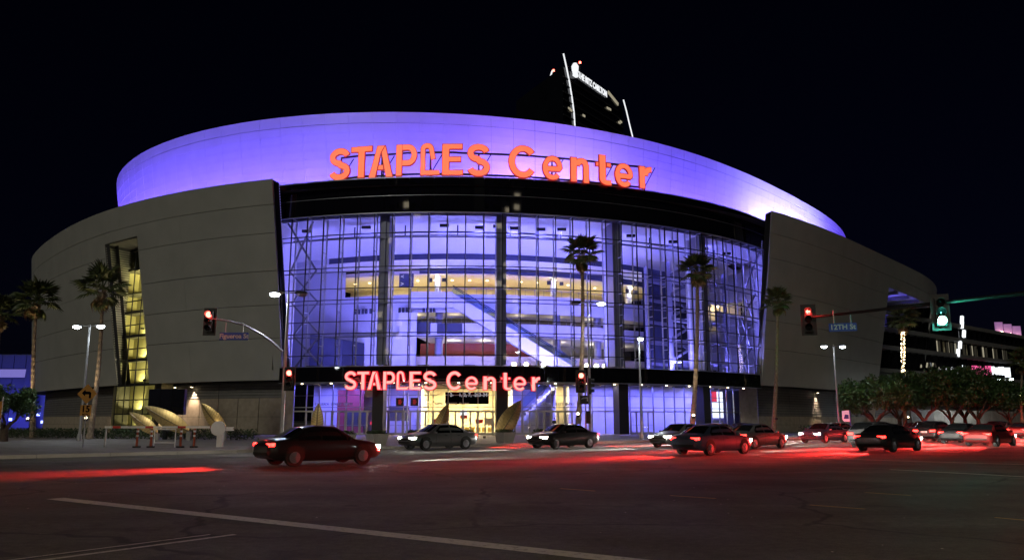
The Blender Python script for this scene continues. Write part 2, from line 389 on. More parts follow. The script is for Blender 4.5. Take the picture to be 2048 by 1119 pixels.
# --- outer wings of grey panels
wz = [5.9, 10.4, 13.9, 17.5, 21.5, 24.5, 27.2]
SL0, SL1 = -.579, -.506       # tall slot in the near wing
rw_ = random.Random(8)
def wing(a0, a1, n, holes):
    w = AB(); m = 60
    for i in range(m):
        b0 = a0+(a1-a0)*i/m; b1 = a0+(a1-a0)*(i+1)/m
        w.grid([[wallP(b0, z, -.14), wallP(b1, z, -.14)] for z in ((5.95, 27.1) if not any(h[0] < (b0+b1)/2 < h[1] for h in holes) else (23.1, 27.1))])
        w.grid([[wallP(b0, 27.1, -.14), wallP(b1, 27.1, -.14)], [wallP(b0, 27.1, -1.3), wallP(b1, 27.1, -1.3)]])
        w.grid([[wallP(b0, 27.1, -1.3), wallP(b1, 27.1, -1.3)], [wallP(b0, 5.95, -1.3), wallP(b1, 5.95, -1.3)]]) if not any(h[0] < (b0+b1)/2 < h[1] for h in holes) else None
        w.grid([[wallP(b0, 5.95, -.14), wallP(b1, 5.95, -.14)], [wallP(b0, 5.95, -5.2), wallP(b1, 5.95, -5.2)]])
    w = w.build('outer_wall', M['backing'])
    for h in holes:
        pass
    edges = sorted([a0+(a1-a0)*i/n for i in range(n+1)] + [])
    for r in range(6):
        z0, z1 = wz[r]+.03, wz[r+1]-.03
        cuts = [a0]; x = a0+.11
        while x < a1-.03: cuts.append(x); x += .11
        cuts.append(a1)
        for h in holes:
            if z0 < h[2]: cuts = sorted([c for c in cuts if c < h[0]-.02 or c > h[1]+.02]+[h[0], h[1]])
        for c0, c1 in zip(cuts, cuts[1:]):
            if any(abs(c0-h[0]) < 1e-6 and abs(c1-h[1]) < 1e-6 and z0 < h[2] for h in holes):
                h = [h for h in holes if abs(c0-h[0]) < 1e-6][0]
                if z1 > h[2]+.3: patch(AB(), wallP, c0, c1, h[2], z1, 4, .16).build('panel', M['wallpan'], w)
                continue
            patch(AB(), wallP, c0+.00005, c1-.00005, z0, z1, 4, .16, rw_.uniform(-.012, .012)).build('panel', M['wallpan'], w)
    return w
wl = wing(-1.75, -.3045, 16, [(SL0, SL1, 23.2)])
wr = wing(.2885, 1.9, 16, [(.757, 1.13, 22.7)])
# end returns of the wings, back to the glass
def ret(name, a, gb, top, sgn):
    o = AB(); rows = []
    for z in (5.9, 10, 14, 18, 22, top):
        p = wallP(a, z, 0); q = g(gb(z), GR-.2, z); p.z = z
        rows.append([p, p.lerp(q, .5), q])
    o.grid(rows); return o.build(name, M['wallpan'])
ret('wing_return', -.3045, lambda z: -.335-.03*(z-7)/16, 27.2, 1)
ret('wing_return', .2885, lambda z: .80+.105*(z-6)/17, 27.2, -1)
# perforated light strips on the returns
for a, gb, F in ((-.304, -.335, 0),):
    o = AB()
    for i in range(70):
        z = 7.4+i*.28; p = wallP(-.3045, z, -1.2)+Vector((.06, 0, 0)); o.box(p, (.03, .12, .12))
    o.build('perforation', M['violet'] if 'violet' in M else M['e_violet'], kind='stuff')
o = AB()
for i in range(64):
    z = 7.4+i*.26; p = wallP(.2885, z, -1.6)+Vector((-.07, 0, 0)); o.box(p, (.03, .14, .12))
o.build('perforation', M['e_violet'], kind='stuff')
# --- recessed base with horizontal boards
def basep(a, z, off=0):
    q = wallP(a, 5.9, -1.9+off); q.z = z; return q
for (a0, a1) in ((-1.75, SL0-.004), (SL1+.012, -.318), (.296, 1.9)):
    band(AB(), basep, a0, a1, .1, 5.98, 40, -.12).build('base_wall', M['backing'])
    n = max(1, round((a1-a0)/.09))
    for j in range(n):
        b0 = a0+(a1-a0)*j/n; b1 = a0+(a1-a0)*(j+1)/n
        if b1 < -1.15 or b0 > .95: continue
        if b1 > -.44 and b0 < -.30 and a1 < 0: lo = 4.1
        else: lo = 2.2
        z = lo; k = 0
        while z < 5.85:
            patch(AB(), basep, b0+.0004, b1-.0004, z+.02, min(z+.30, 5.9), 3, .1, .05).build('siding_board', M['siding']); z += .33
        m = 3
        for q in range(m):
            c0 = b0+(b1-b0)*q/m; c1 = b0+(b1-b0)*(q+1)/m
            for zz0, zz1 in ((.16, lo/2), (lo/2, lo)):
                patch(AB(), basep, c0+.0004, c1-.0004, zz0+.012, zz1-.012, 2, .1).build('stone_panel', M['stone'])
for a, gb_ in ((-.318, -.333), (.296, .806)):
    q = [basep(a, z) for z in (.1, 5.9)]; r2 = [g(gb_, 52.19-2.7, z) for z in (.1, 5.9)]
    AB().grid([[q[0], r2[0]], [q[1], r2[1]]]).build('base_return', M['stone'])
# glass box of the tall slot closes back onto the base
for a in (SL0-.004, SL1+.010):
    AB().grid([[wallP(a, 5.9, -.25)+Vector((0,0,-5.7)), basep(a, .2)], [wallP(a, 5.9, -.25), basep(a, 5.9)]]).build('slot_side', M['siding'])
# wall sconces under the wing edge, washing the boards
def sconce(a, e=260):
    p = basep(a, 5.55, .45); t = Vector((cos(a), sin(a), 0))
    s = AB().box(p, (.28, .28, .16)).bar(p, basep(a, 5.6, -.05), .08).build('sconce', M['blackmetal'])
    AB().box(p-Vector((0, 0, .1)), (.2, .2, .03)).build('sconce_lens', M['e_warm'], s)
    lamp('SPOT', p-Vector((0, 0, .15)), e, (1, .72, .48), to=basep(a, 1.5, .1), size=.1, spot=rad(75), blend=.8)
for a in (-.606, -.476, -.446, .4838): sconce(a, 2400)
# tall slot: jamb of louvres, glass strip with lit floors
jm = AB(); 
rows = [[wallP(SL0, z, 0) if z > 5.9 else wallP(SL0, 5.9, -.1), wallP(SL0+.001, 5.9, -.35).copy()] for z in (.2, 5.9, 12, 18, 23.2)]
for r_, z in zip(rows, (.2, 5.9, 12, 18, 23.2)): r_[1].z = z
jm.grid(rows).build('slot_jamb', M['siding'])
for i in range(58):
    z = 6.2+i*.29; p = wallP(SL0+.001, z, -.05); q = wallP(SL0+.001, 5.9, -.35); q.z = z
    AB().bar(p, q, .10, .16).build('louvre', M['wallpan'])
rows = [[wallP(SL1, z, -.1), wallP(SL1+.001, 5.9, -.35).copy()] for z in (5.9, 12, 18, 23.2)]
for r_, z in zip(rows, (5.9, 12, 18, 23.2)): r_[1].z = z
AB().grid(rows).build('slot_jamb', M['siding'])
AB().face([wallP(SL0, 23.2), wallP(SL1, 23.2), wallP(SL1, 23.2, -9), wallP(SL0, 23.2, -9)]).build('slot_soffit', M['siding'])
def sg(a, z, off=0):
    q = wallP(a, 5.9, -.2+off); q.z = z; return q
sz = [.6, 2.4, 4.1, 5.9, 7.7, 8.9, 10.3, 11.9, 13.3, 14.9, 16.3, 17.3, 20.4, 22.8]
A0, A1 = SL0-.004, SL1+.010; nb = 4
M['ygl'] = glass_mat('amber_glass', (.9, .93, .8))
ssl = AB()
for i in range(len(sz)-1):
    for j in range(nb):
        c0 = A0+(A1-A0)*j/nb; c1 = A0+(A1-A0)*(j+1)/nb
        AB().grid([[sg(c0, sz[i]), sg(c1, sz[i])], [sg(c0, sz[i+1]), sg(c1, sz[i+1])]]).build('window_pane', M['ygl'])
for j in range(nb+1): c0 = A0+(A1-A0)*j/nb; AB().bar(sg(c0, .2, .05), sg(c0, 23, .05), .09, .14).build('window_mullion', M['blackmetal'])
for z in sz: AB().bar(sg(A0, z, .07), sg(A1, z, .07), .1, .13 if z not in (5.9, 8.9, 11.9, 14.9, 20.4) else .32).build('window_transom', M['blackmetal'])
blind = mat('blind', (.62, .58, .34), .8, var=.05, scale=.5)
band(AB(), sg, A0-.01, A1+.01, .3, 22.9, 2, -2.2).build('stair_wall', blind)
for zf in (.4, 2.4, 5.9, 8.9, 11.9, 14.9, 17.3, 20.4, 22.9):
    AB().face([sg(A0-.01, zf, -.1), sg(A1+.01, zf, -.1), sg(A1+.01, zf, -2.2), sg(A0-.01, zf, -2.2)]).build('stair_floor', M['siding'])
for s_ in (A0-.01, A1+.01): AB().face([sg(s_, .3, -.1), sg(s_, .3, -2.3), sg(s_, 22.9, -2.3), sg(s_, 22.9, -.1)]).build('stair_side', blind)
for zf, zt in ((.4, 2.4), (2.4, 5.9), (5.9, 8.9), (8.9, 11.9), (11.9, 14.9), (14.9, 17.3), (17.3, 20.4), (18.8, 20.4)):
    for fr in (.27, .72):
        p = sg(A0+(A1-A0)*fr, zf+.3, -1.55)
        AB().box(p-Vector((0,0,.1)), (.25, .25, .2)).build('stair_uplight', M['blackmetal'])
        lamp('SPOT', p+Vector((0, 0, .06)), 430 if zf > 1 else 200, (1, .86, .36), to=p+V*.55+Vector((0, 0, 1.0)), size=.08, spot=rad(110), blend=.3)
for zz, tz in ((6.4, 12), (12.5, 19)):      # added fill lamps that brighten the dark jamb of the recess
    p = wallP(SL1-.012, zz, -.2 if zz < 8 else -.5); AB().box(p, (.3, .3, .2)).build('recess_fill', M['blackmetal'])
    lamp('SPOT', p+Vector((-.1, -.1, .25)), 700, (1, .86, .55), to=wallP(SL0+.005, tz, -.8), size=.12, spot=rad(110), blend=.8)
# far opening in the other wing
HA0, HA1 = .757, 1.13
AB().grid([[wallP(HA0, z), wallP(HA0+.01, z, -9)] for z in (.2, 6, 12, 18, 22.7)]).build('porch_jamb', M['wallpan'])
AB().grid([[wallP(HA0+(HA1-HA0)*i/8, 22.7), wallP(HA0+(HA1-HA0)*i/8, 22.7, -9)] for i in range(9)]).build('porch_soffit', M['white'])
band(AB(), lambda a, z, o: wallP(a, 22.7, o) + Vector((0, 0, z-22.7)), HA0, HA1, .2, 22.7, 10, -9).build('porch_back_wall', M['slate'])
for i in range(4):
    b_ = HA0+.06+.08*i; AB().bar(wallP(b_, 22.4, 0), wallP(b_, 22.4, -9), .4, .5).build('porch_beam', M['steel'])
lamp('AREA', wallP(.90, 18.2, -5), 1400, (.16, .13, 1), to=wallP(.90, 22.7, -5), size=3)
AB().box(wallP(.90, 18.0, -5), (3.2, 3.2, .2)).build('porch_uplight', M['blackmetal'])
# --- black glass fascia over the entrance
B0, B1 = -.372, .952
def fasP(b, z, off=0): return g(b, GR+.15+.25*(z-23.4)/3.7+off, z)
fas = AB()
band(fas, fasP, B0, B1, 23.45, 27.05, 60, -.12)
fas.grid([[fasP(B0+(B1-B0)*i/60, 27.05, -.1), fasP(B0+(B1-B0)*i/60, 27.05, -6)] for i in range(61)])
fas.grid([[fasP(B0+(B1-B0)*i/60, 23.45, -.1), fasP(B0+(B1-B0)*i/60, 23.45, -3)] for i in range(61)])
fas = fas.build('fascia', M['backing'])
nf = 26
for i in range(nf):
    b0 = B0+(B1-B0)*i/nf; b1 = B0+(B1-B0)*(i+1)/nf
    for z0, z1 in ((23.42, 25.2), (25.23, 27.1)):
        patch(AB(), fasP, b0+.0004, b1-.0004, z0+.015, z1-.015, 2, .1, random.uniform(0, .02)).build('panel', M['black'], fas)
for z in (23.36, 27.14):
    o = AB(); pts = [fasP(B0+(B1-B0)*i/80, z, .05) for i in range(81)]
    for a, b in zip(pts, pts[1:]): o.bar(a, b, .16, .10)
    o.build('trim_rail', M['alu'])
o = AB(); pts = [fasP(B0+(B1-B0)*i/80, 25.215, .03) for i in range(81)]
for a, b in zip(pts, pts[1:]): o.bar(a, b, .06, .05)
o.build('trim_rail', M['alu'])
# --- curtain wall: every pane its own piece
rz = [7.15, 8.3, 10.6, 11.85, 14.15, 15.35, 17.6, 21.2, 23.4]
nb = 34; G0, G1 = -.361, .905
def gst(z): return -.325-.036*(z-7.1)/16.3
def gend(z): return .812+.093*(z-7.1)/16.3
cw = AB(); cw.box(g(0, GR, 7.12), (.2, .2, .06)); cw = cw.build('curtain_wall', M['alu'])
for i in range(nb):
    b0 = G0+(G1-G0)*i/nb; b1 = G0+(G1-G0)*(i+1)/nb
    for z0, z1 in zip(rz, rz[1:]):
        if b0 > gend(z0): continue
        if i == 0: b0 = gst(z0)
        p, q = g(b0, GR, z0+.03), g(b1, GR, z0+.03); n = Vector((sin((b0+b1)/2), -cos((b0+b1)/2), 0))
        d = (q-p).normalized(); jt = random.uniform(-.004, .004); n2 = (n+d*jt+Vector((0, 0, random.uniform(-.004, .004)))).normalized()
        h = Vector((0, 0, z1-z0-.06)); p += d*.03; q -= d*.03
        mb = AB(); mb.face([p, q, q+h, p+h])
        for v_ in (p, q, q+h, p+h): pass
        p2, q2 = p-n2*.02, q-n2*.02
        mb.face([q2, p2, p2+h, q2+h]); mb.face([p, p+h, p2+h, p2]); mb.face([q, q2, q2+h, q+h]); mb.face([p, p2, q2, q]); mb.face([p+h, q+h, q2+h, p2+h])
        mb.build('pane', M['glass'], cw)
for i in range(nb+1):
    b = G0+(G1-G0)*i/nb; zb = 7.1
    if b > gend(7.1): zb = 7.1+(b-.812)/.093*16.3
    if zb > 22: continue
    if i == 0:
        AB().bar(g(gst(7.1), GR+.03, 7.1), g(gst(23.4), GR+.03, 23.4), .09, .12, up=(sin(b), -cos(b), 0)).build('mullion', M['blackmetal'], cw); continue
    AB().bar(g(b, GR+.03, zb), g(b, GR+.03, 23.4), .09, .12, up=(sin(b), -cos(b), 0)).build('mullion', M['blackmetal'], cw)
    o = AB().bar(g(b, GR-.85, zb), g(b, GR-.85, 23.2), .11, .13, up=(sin(b), -cos(b), 0))
    for z in rz[1:]+[9.4, 13, 16.5, 19.4]:
        if z > zb: o.bar(g(b, GR, z-.04), g(b, GR-.85, z-.04), .05, .08)
    o.build('inner_post', M['post'], cw)
for z in rz:
    e = gend(z); N = 34; G0_ = gst(z)
    for off, w, h, mm, nm in ((.02, .10, .08, M['blackmetal'], 'transom'), (-.85, .10, .12, M['steel'], 'inner_rail')):
        if nm == 'inner_rail' and z in (8.3, 11.85, 15.35): continue
        o = AB(); zz = z-(.28 if nm == 'inner_rail' and 7.2 < z < 23 else 0)
        for i in range(N): o.bar(g(G0_+(e-G0_)*i/N, GR+off, zz), g(G0_+(e-G0_)*(i+1)/N, GR+off, zz), w, h)
        o.build(nm, mm, cw)
# end trusses with X bracing
for (ba, bb) in (((lambda z: gst(z)+.012), (lambda z: gst(z)+.075)), ((lambda z: gend(z)-.075), (lambda z: gend(z)-.012))):
    lv = [7.2, 10.6, 14.15, 17.6, 23.2]
    for z0, z1 in zip(lv, lv[1:]):
        AB().bar(g(ba(z0), GR-1.0, z0), g(bb(z1), GR-1.0, z1), .16).build('brace', M['steel'], cw)
        AB().bar(g(bb(z0), GR-1.08, z0), g(ba(z1), GR-1.08, z1), .16).build('brace', M['steel'], cw)
# main columns, two faced: broad steel box with a round back
for b in (-.122, .124, .383, .632):
    t = Vector((cos(b), sin(b), 0)); n = Vector((sin(b), -cos(b), 0)); Mx = Matrix((t, n, Vector((0, 0, 1)))).transposed()
    o = AB().box(g(b, GR-1.75, 11.7)+Vector((0,0,3.8)), (1.05, 1.5, 16.2), Mx).box(g(b, GR-.95, 15.3), (.35, .25, 16.0), Mx)
    o.build('column', M['steel'], cw)
    AB().tube([g(b, GR-3.3, 7.0), g(b, GR-3.3, 23.3)], .42, 14).build('rear_column', M['white'], cw, smooth=True)
    b2 = b-.024 if b > .6 else b; AB().box(g(b2, GR-.9, 2.85), (1.15, 1.3, 5.3), Mx).build('lower_column', M['blackmetal'])
# --- black band above the doors
bnd = AB(); K0, K1 = -.333, .806
def bandP(b, z, off=0): return g(b, GR+.3+off, z)
band(bnd, bandP, K0, K1, 5.55, 7.06, 60, -.1)
bnd.grid([[bandP(K0+(K1-K0)*i/60, 7.06, -.1), bandP(K0+(K1-K0)*i/60, 7.06, -3)] for i in range(61)])
bnd.grid([[bandP(K0+(K1-K0)*i/60, 5.55, -.1), bandP(K0+(K1-K0)*i/60, 5.55, -4)] for i in range(61)])
bnd = bnd.build('entrance_band', M['backing'])
for i in range(24):
    b0 = K0+(K1-K0)*i/24; b1 = K0+(K1-K0)*(i+1)/24
    patch(AB(), bandP, b0+.0004, b1-.0004, 5.57, 7.1, 2, .09, 0).build('panel', M['black'], bnd)
for z in (5.5, 7.14):
    o = AB(); pts = [bandP(K0+(K1-K0)*i/60, z, .04) for i in range(61)]
    for a, b in zip(pts, pts[1:]): o.bar(a, b, .14, .08)
    o.build('trim_rail', M['alu'], bnd)
for i in range(17):
    b = K0+.04+(K1-K0-.08)*i/16; p = g(b, GR-.9, 5.5)
    AB().tube([p, p-Vector((0,0,.06))], .11, 10).build('downlight', M['e_warm'], bnd)
    if i % 2 == 0: lamp('SPOT', p-Vector((0,0,.12)), 260, (1, .85, .62), to=p-Vector((0,0,3)), size=.1, spot=rad(100))
# --- ground-floor glazing and doors
GF = GR-2.6
nd = 36
def door_leaf(b0, b1, z0, z1):
    p, q = g(b0, GF, z0), g(b1, GF, z0); d = (q-p).normalized(); L = (q-p).length
    up = Vector((0, 0, z1-z0))
    f = AB().bar(p+d*.04, p+d*.04+up, .08, .07).bar(q-d*.04, q-d*.04+up, .08, .07).bar(p+up-Vector((0,0,.05)), q+up-Vector((0,0,.05)), .07, .1).bar(p+Vector((0,0,.12)), q+Vector((0,0,.12)), .07, .24).build('door', M['frame'])
    AB().face([p+d*.08, q-d*.08, q-d*.08+up, p+d*.08+up]).build('door_pane', M['glass'], f)
    AB().bar(p+d*.12+Vector((0,0,1.0))-Vector((0,.07,0)), q-d*.12+Vector((0,0,1.0))-Vector((0,.07,0)), .04).build('push_bar', M['alu'], f)
for i in range(nd):
    b0 = K0+(K1-K0)*i/nd; b1 = K0+(K1-K0)*(i+1)/nd; bm = (b0+b1)/2
    AB().bar(g(b0, GF, .15), g(b0, GF, 5.55), .08, .14, up=(sin(b0), -cos(b0), 0)).build('ground_mullion', M['alu'])
    for z0, z1 in ((2.62, 3.0), (3.05, 4.25), (4.3, 5.5)):
        AB().grid([[g(b0+.001, GF, z0), g(b1-.001, GF, z0)], [g(b0+.001, GF, z1), g(b1-.001, GF, z1)]]).build('ground_pane', M['glass'])
    if -.30 < bm < .31 or .44 < bm < .5: door_leaf(b0+.001, bm, .16, 2.6); door_leaf(bm, b1-.001, .16, 2.6)
    else: AB().grid([[g(b0+.001, GF, .2), g(b1-.001, GF, .2)], [g(b0+.001, GF, 2.6), g(b1-.001, GF, 2.6)]]).build('ground_pane', M['glass'])
for z, w in ((2.62, .14), (3.03, .08), (4.28, .06), (5.5, .1)):
    o = AB()
    for i in range(nd): o.bar(g(K0+(K1-K0)*i/nd, GF+.03, z), g(K0+(K1-K0)*(i+1)/nd, GF+.03, z), .12, w)
    o.build('ground_transom', M['frame'] if z < 3 else M['alu'])
def zone(name, b0, b1, rho, z0, z1, m, n=8, dz=0):
    return AB().grid([[g(b0+(b1-b0)*i/n, rho, z0) for i in range(n+1)], [g(b0+(b1-b0)*i/n, rho, z1) for i in range(n+1)]]).build(name, m)
def slab(name, b0, b1, r0, r1, z, m, n=16, t=.25):
    o = AB(); A = lambda r, z: [g(b0+(b1-b0)*i/n, r, z) for i in range(n+1)]
    o.grid([A(r0, z), A(r1, z)]); o.grid([A(r1, z-t), A(r0, z-t)]); o.grid([A(r1, z), A(r1, z-t)]); o.grid([A(r0, z-t), A(r0, z)])
    return o.build(name, m)
# ground-floor rooms
slab('lobby_floor', -.36, 1.15, 34, GR-2.5, .165, M['concrete'], t=.1)
slab('lobby_ceiling', -.36, 1.15, 34, GR-2.7, 5.9, M['ceil'])
zone('lobby_back_wall', -.36, -.15, 44, .1, 5.6, M['white']); zone('lobby_back_wall', -.05, .16, 42, .1, 5.6, M['cream']); zone('lobby_back_wall', .16, .27, 43, .1, 5.6, M['white']); zone('lobby_back_wall', .27, .30, 45, .1, 5.6, M['cream'])
zone('lobby_back_wall', .30, 1.15, 44.5, .1, 5.6, M['white'])
zone('lobby_back_wall', -.15, -.05, 43.3, .1, 5.6, M['white'])
zone('maroon_panel', -.27, -.20, 45.5, .2, 5.0, M['maroon']); zone('maroon_panel', -.165, -.158, 46, .2, 5.5, M['maroon'])
for b in (-.148, -.052, .162, .268, .302): AB().grid([[g(b, 40, .2), g(b, 46.5, .2)], [g(b, 40, 5.6), g(b, 46.5, 5.6)]]).build('partition', M['white'])
BL = (.17, .16, 1)
for b, e, c in ((-.30, 560, BL), (-.22, 560, BL), (-.105, 560, BL), (-.02, 1300, (1, .78, .36)), (.05, 1400, (1, .78, .36)), (.11, 1300, (1, .78, .36)), (.215, 560, BL), (.285, 260, (1, .8, .4)), (.36, 420, BL), (.44, 420, BL), (.53, 420, BL), (.62, 420, BL), (.71, 500, BL), (.80, 420, BL)):
    p = g(b, 47.2, 5.45); AB().box(p+Vector((0,0,.1)), (1.6, .5, .12)).build('ceiling_light', M['blackmetal'])
    lamp('AREA', p, e*1.25, c, to=p-Vector((0, 0, 1)), size=1.5, sy=.5)
# things seen in the ground-floor windows
def board(b, rho, z0, z1, w, m, text=None, tm=None, ts=.3, lines=None, name='sign_panel', parent=None):
    n = Vector((sin(b), -cos(b), 0)); t = Vector((cos(b), sin(b), 0)); c = g(b, rho, (z0+z1)/2); Mx = Matrix((t, n, Vector((0,0,1)))).transposed()
    o = AB().box(c, (w, .12, z1-z0), Mx).build(name, m)
    for (s_, dx, zz, size, mm) in (lines or []):
        me = text_mesh(s_, size, .01, size*.02)
        place(me, c+n*.075+t*dx+Vector((0, 0, zz-(z0+z1)/2)), t, n, mm, 'lettering', o)
    return o
def text_mesh(s_, size, ext, off=0, align='CENTER'):
    cu = bpy.data.curves.new('text', 'FONT'); cu.body = s_; cu.size = size; cu.extrude = ext; cu.offset = off; cu.align_x = align; cu.align_y = 'CENTER'; cu.resolution_u = 3
    o = bpy.data.objects.new('text', cu); C.objects.link(o)
    dg = bpy.context.evaluated_depsgraph_get(); dg.update(); me = bpy.data.meshes.new_from_object(o.evaluated_get(dg))
    bpy.data.objects.remove(o); bpy.data.curves.remove(cu); return me
def place(me, p, t, n, m, name, parent):
    """write a text mesh at world point p: x along t, up z, facing n (arena child)"""
    for v in me.vertices:
        c = v.co; v.co = p+t*c.x+Vector((0, 0, 1))*c.y+n*c.z-AX
    me.materials.clear(); return link(name, me, m, parent or arena)
board(.055, GF-.5, 3.35, 4.6, 4.6, M['black'], lines=[('<', -1.6, 4.9, .75, M['e_text']), ('>', .2, 4.9, .75, M['e_text']), ('>', 1.7, 4.9, .75, M['e_text']), ('2-', -1.6, 4.3, .5, M['e_text']), ('1, 2, 7, -26', .2, 4.3, .5, M['e_text']), ('3-34', 1.7, 4.3, .5, M['e_text'])])
for b in (-.235, .015, .245):
    n = Vector((sin(b), -cos(b), 0)); t = Vector((cos(b), sin(b), 0))
    for k, ch in enumerate('FIGUEROA STREET ENTRY'):
        if ch == ' ': continue
        bb = b+(k-10)*.0042; n = Vector((sin(bb), -cos(bb), 0)); t = Vector((cos(bb), sin(bb), 0))
        place(text_mesh(ch, .36, .02, .01), g(bb, GF+.12, 3.35), t, n, M['alu'], 'entry_letter', arena)
board(-.145, GF+.3, 4.05, 5.0, 1.75, M['signwhite'], lines=[('TOYOTA', .35, 4.75, .36, M['blackmetal'])])
board(-.012, GF-1.2, 1.05, 1.75, .5, M['redpaint'])
board(.048, GF-.8, 2.05, 2.75, .7, M['e_white'], name='logo_panel'); board(.048, GF-.75, 1.85, 2.2, .75, M['redpaint'], name='logo_panel')
board(.082, GF-1.0, 1.35, 1.75, .8, M['redpaint'])
board(.105, GF-1.0, 1.2, 1.9, .9, M['cream'])
for k in range(7): board(.03+.0125*k, GF-.6, .45, .95, .5, M['e_yel'], name='window_graphic')
for b, m_ in ((.715, M['e_redscr']), (.742, M['e_white'])): board(b, GF-.9, 3.9, 5.1, 1.1, m_, name='screen')
for b in (.704, .723, .742): board(b, GF-.85, 1.95, 3.8, .95, M['e_screen'], name='screen')
board(.723, GF-.8, .4, 1.7, 2.4, M['signwhite'])
board(-.105, GF-3, 1.6, 3.2, 2.3, M['slate'], name='ticket_window'); board(-.21, GF-3, 1.0, 2.6, 2.6, M['slate'], name='ticket_window')
for b, z in ((-.16, 1.2), (-.15, 1.55), (.285, .8)): board(b, GF-2, z, z+.35, .5, M['e_redscr'], name='neon_sign')
# stair seen through the ground floor
o = AB()
for k in range(16):
    o.bar(g(.16+.007*k, 45.5, .9+.30*k), g(.168+.007*k, 45.5, .9+.30*k), 1.6, .3)
o.build('lower_stair', M['white'])
AB().bar(g(.15, 46.6, 1.9), g(.275, 46.6, 7.2), .06, .9).build('stair_glass', M['rail_glass'])
# --- upper lobby
def Bp(px, rho):
    """angle about the lobby's centre where the sight line of a photo column meets the ring of radius rho"""
    k = ray(px, 600); k = k.x/k.y; lo, hi = -.9, 1.25
    f = lambda b: g(b, rho, 0).x-k*g(b, rho, 0).y
    for _ in range(50):
        m = (lo+hi)/2
        if f(m) > 0: hi = m
        else: lo = m
    return (lo+hi)/2
slab('balcony_floor', -.40, 1.0, 24, GR-2.0, 7.0, M['concrete'])
ZB = 36.5; WL_ = M['white']; B = lambda px: Bp(px, ZB+.6)
E0, E1 = B(835), B(1322)
zone('lobby_wall', -.75, E0, ZB+.6, 7, 17.0, WL_, 14); zone('lobby_wall', -.75, B(690), ZB+.6, 17.0, 25.5, WL_, 10)
AB().grid([[g(-.365, GR-.6, 7), g(-.365, GR-.6, 23.5)], [g(-.40, 46, 7), g(-.40, 46, 24.5)], [g(-.62, 37, 7), g(-.62, 37, 26)]]).build('cheek_wall', WL_)
# right end wall, curving from the glass round to the niche
rw = [g(.912, GR-.6, 0), g(Bp(1512, 49), 49, 0), g(Bp(1490, 45), 45, 0), g(Bp(1440, 41.5), 41.5, 0), g(Bp(1400, 39.5), 39.5, 0), g(Bp(1300, 38.6), 38.6, 0)]
Z3 = lambda p, z: Vector((p.x, p.y, z))
AB().grid([[Z3(p, z) for p in rw] for z in (7, 14.6)]).build('cheek_wall', WL_)
AB().grid([[Z3(p, z) for p in rw[:3]] for z in (14.6, 19.4)]).build('cheek_wall', WL_)
AB().grid([[Z3(p, z) for p in rw] for z in (19.4, 24.5)]).build('cheek_wall', WL_)
AB().grid([[Z3(p, z)+Vector((.6, 3.0, 0)) for p in rw[2:]] for z in (14.6, 19.4)]).build('side_niche', M['cream'])
for z in (14.6, 19.4): AB().face([Z3(p, z) for p in rw[2:]]+[Z3(p, z)+Vector((.6, 3.0, 0)) for p in rw[2:][::-1]]).build('niche_slab', WL_)
bal = [g(Bp(px, 46), 46, 0) for px in (1428, 1450, 1475, 1495)]
AB().grid([[Z3(p, z) for p in bal] for z in (14.2, 15.9)]).build('side_balcony', WL_); AB().face([Z3(p, 14.2) for p in bal]+[Z3(p, 14.2) for p in rw[2:4]]).build('niche_slab', WL_)
for p in bal: AB().bar(Z3(p, 15.9), Z3(p, 16.9), .06).build('baluster', M['alu'])
for a, b in zip(bal, bal[1:]): AB().bar(Z3(a, 16.9), Z3(b, 16.9), .08).build('tower_rail', M['alu'])
p = Z3(rw[3], 18.9)+Vector((.3, 1.2, 0)); AB().box(p+Vector((0,0,.2)), (.4,.4,.2)).build('niche_light', M['e_warm']); lamp('POINT', p-Vector((0,0,.2)), 130, (1, .82, .5), size=.2)
# parapets and openings, storey by storey
zone('parapet', E0-.02, E1, ZB+.6, 14.75, 17.0, WL_, 20); slab('concourse_floor', -.50, E1+.1, 24, ZB+.55, 16.1, WL_, 20, 1.0)
zone('parapet', E0, E1, ZB+1.1, 11.75, 13.35, WL_, 20); slab('concourse_floor', E0, E1+.1, 24, ZB+1.05, 12.6, WL_, 20, .9)
zone('low_wall', E0, E1, ZB+1.4, 7.0, 9.3, M['cream'], 20)
zone('far_wall', E0-.05, .36, 29, 7, 11.7, M['maroon'], 12); zone('far_wall', .36, E1+.2, 29, 7, 11.7, M['offgray'], 12)
zone('far_wall', E0-.05, E1+.2, 29, 13.3, 15.1, M['offgray'], 20)
zone('far_wall', -.62, E1+.2, 27, 16.1, 20, M['cream'], 20)
zone('shop_front', .06, .30, 28.4, 16.1, 18.0, M['maroon'], 8); zone('shop_front', .36, .6, 28.4, 16.1, 17.7, M['cream'], 6)
slab('concourse_ceiling', -.62, E1+.2, 24, ZB+.2, 20.1, M['cream'], 20, .5)
zone('beam', B(838), E1, ZB+.7, 19.6, 20.3, M['beam'], 20)
AR = (-.70, 1.12)
def ring(r0, z0, r1, z1, nm, m):
    AB().grid([[g(AR[0]+(AR[1]-AR[0])*i/28, r0, z0) for i in range(29)], [g(AR[0]+(AR[1]-AR[0])*i/28, r1, z1) for i in range(29)]]).build(nm, m)
ring(ZB+.5, 20.3, ZB+3.0, 21.2, 'ceiling_panel', M['ceil'])
zone('beam', Bp(655, ZB+3.1), Bp(1318, ZB+3.1), ZB+3.1, 20.9, 21.6, M['beam'], 24)
zone('lobby_wall', -.75, Bp(655, ZB+3.1), ZB+3.05, 20.9, 21.6, WL_, 8)
ring(ZB+3.0, 21.6, ZB+8.5, 23.0, 'ceiling_panel', M['ceil']); AR = (-.45, .98); ring(ZB+8.5, 23.0, GR-1.2, 23.35, 'ceiling_panel', M['ceil'])
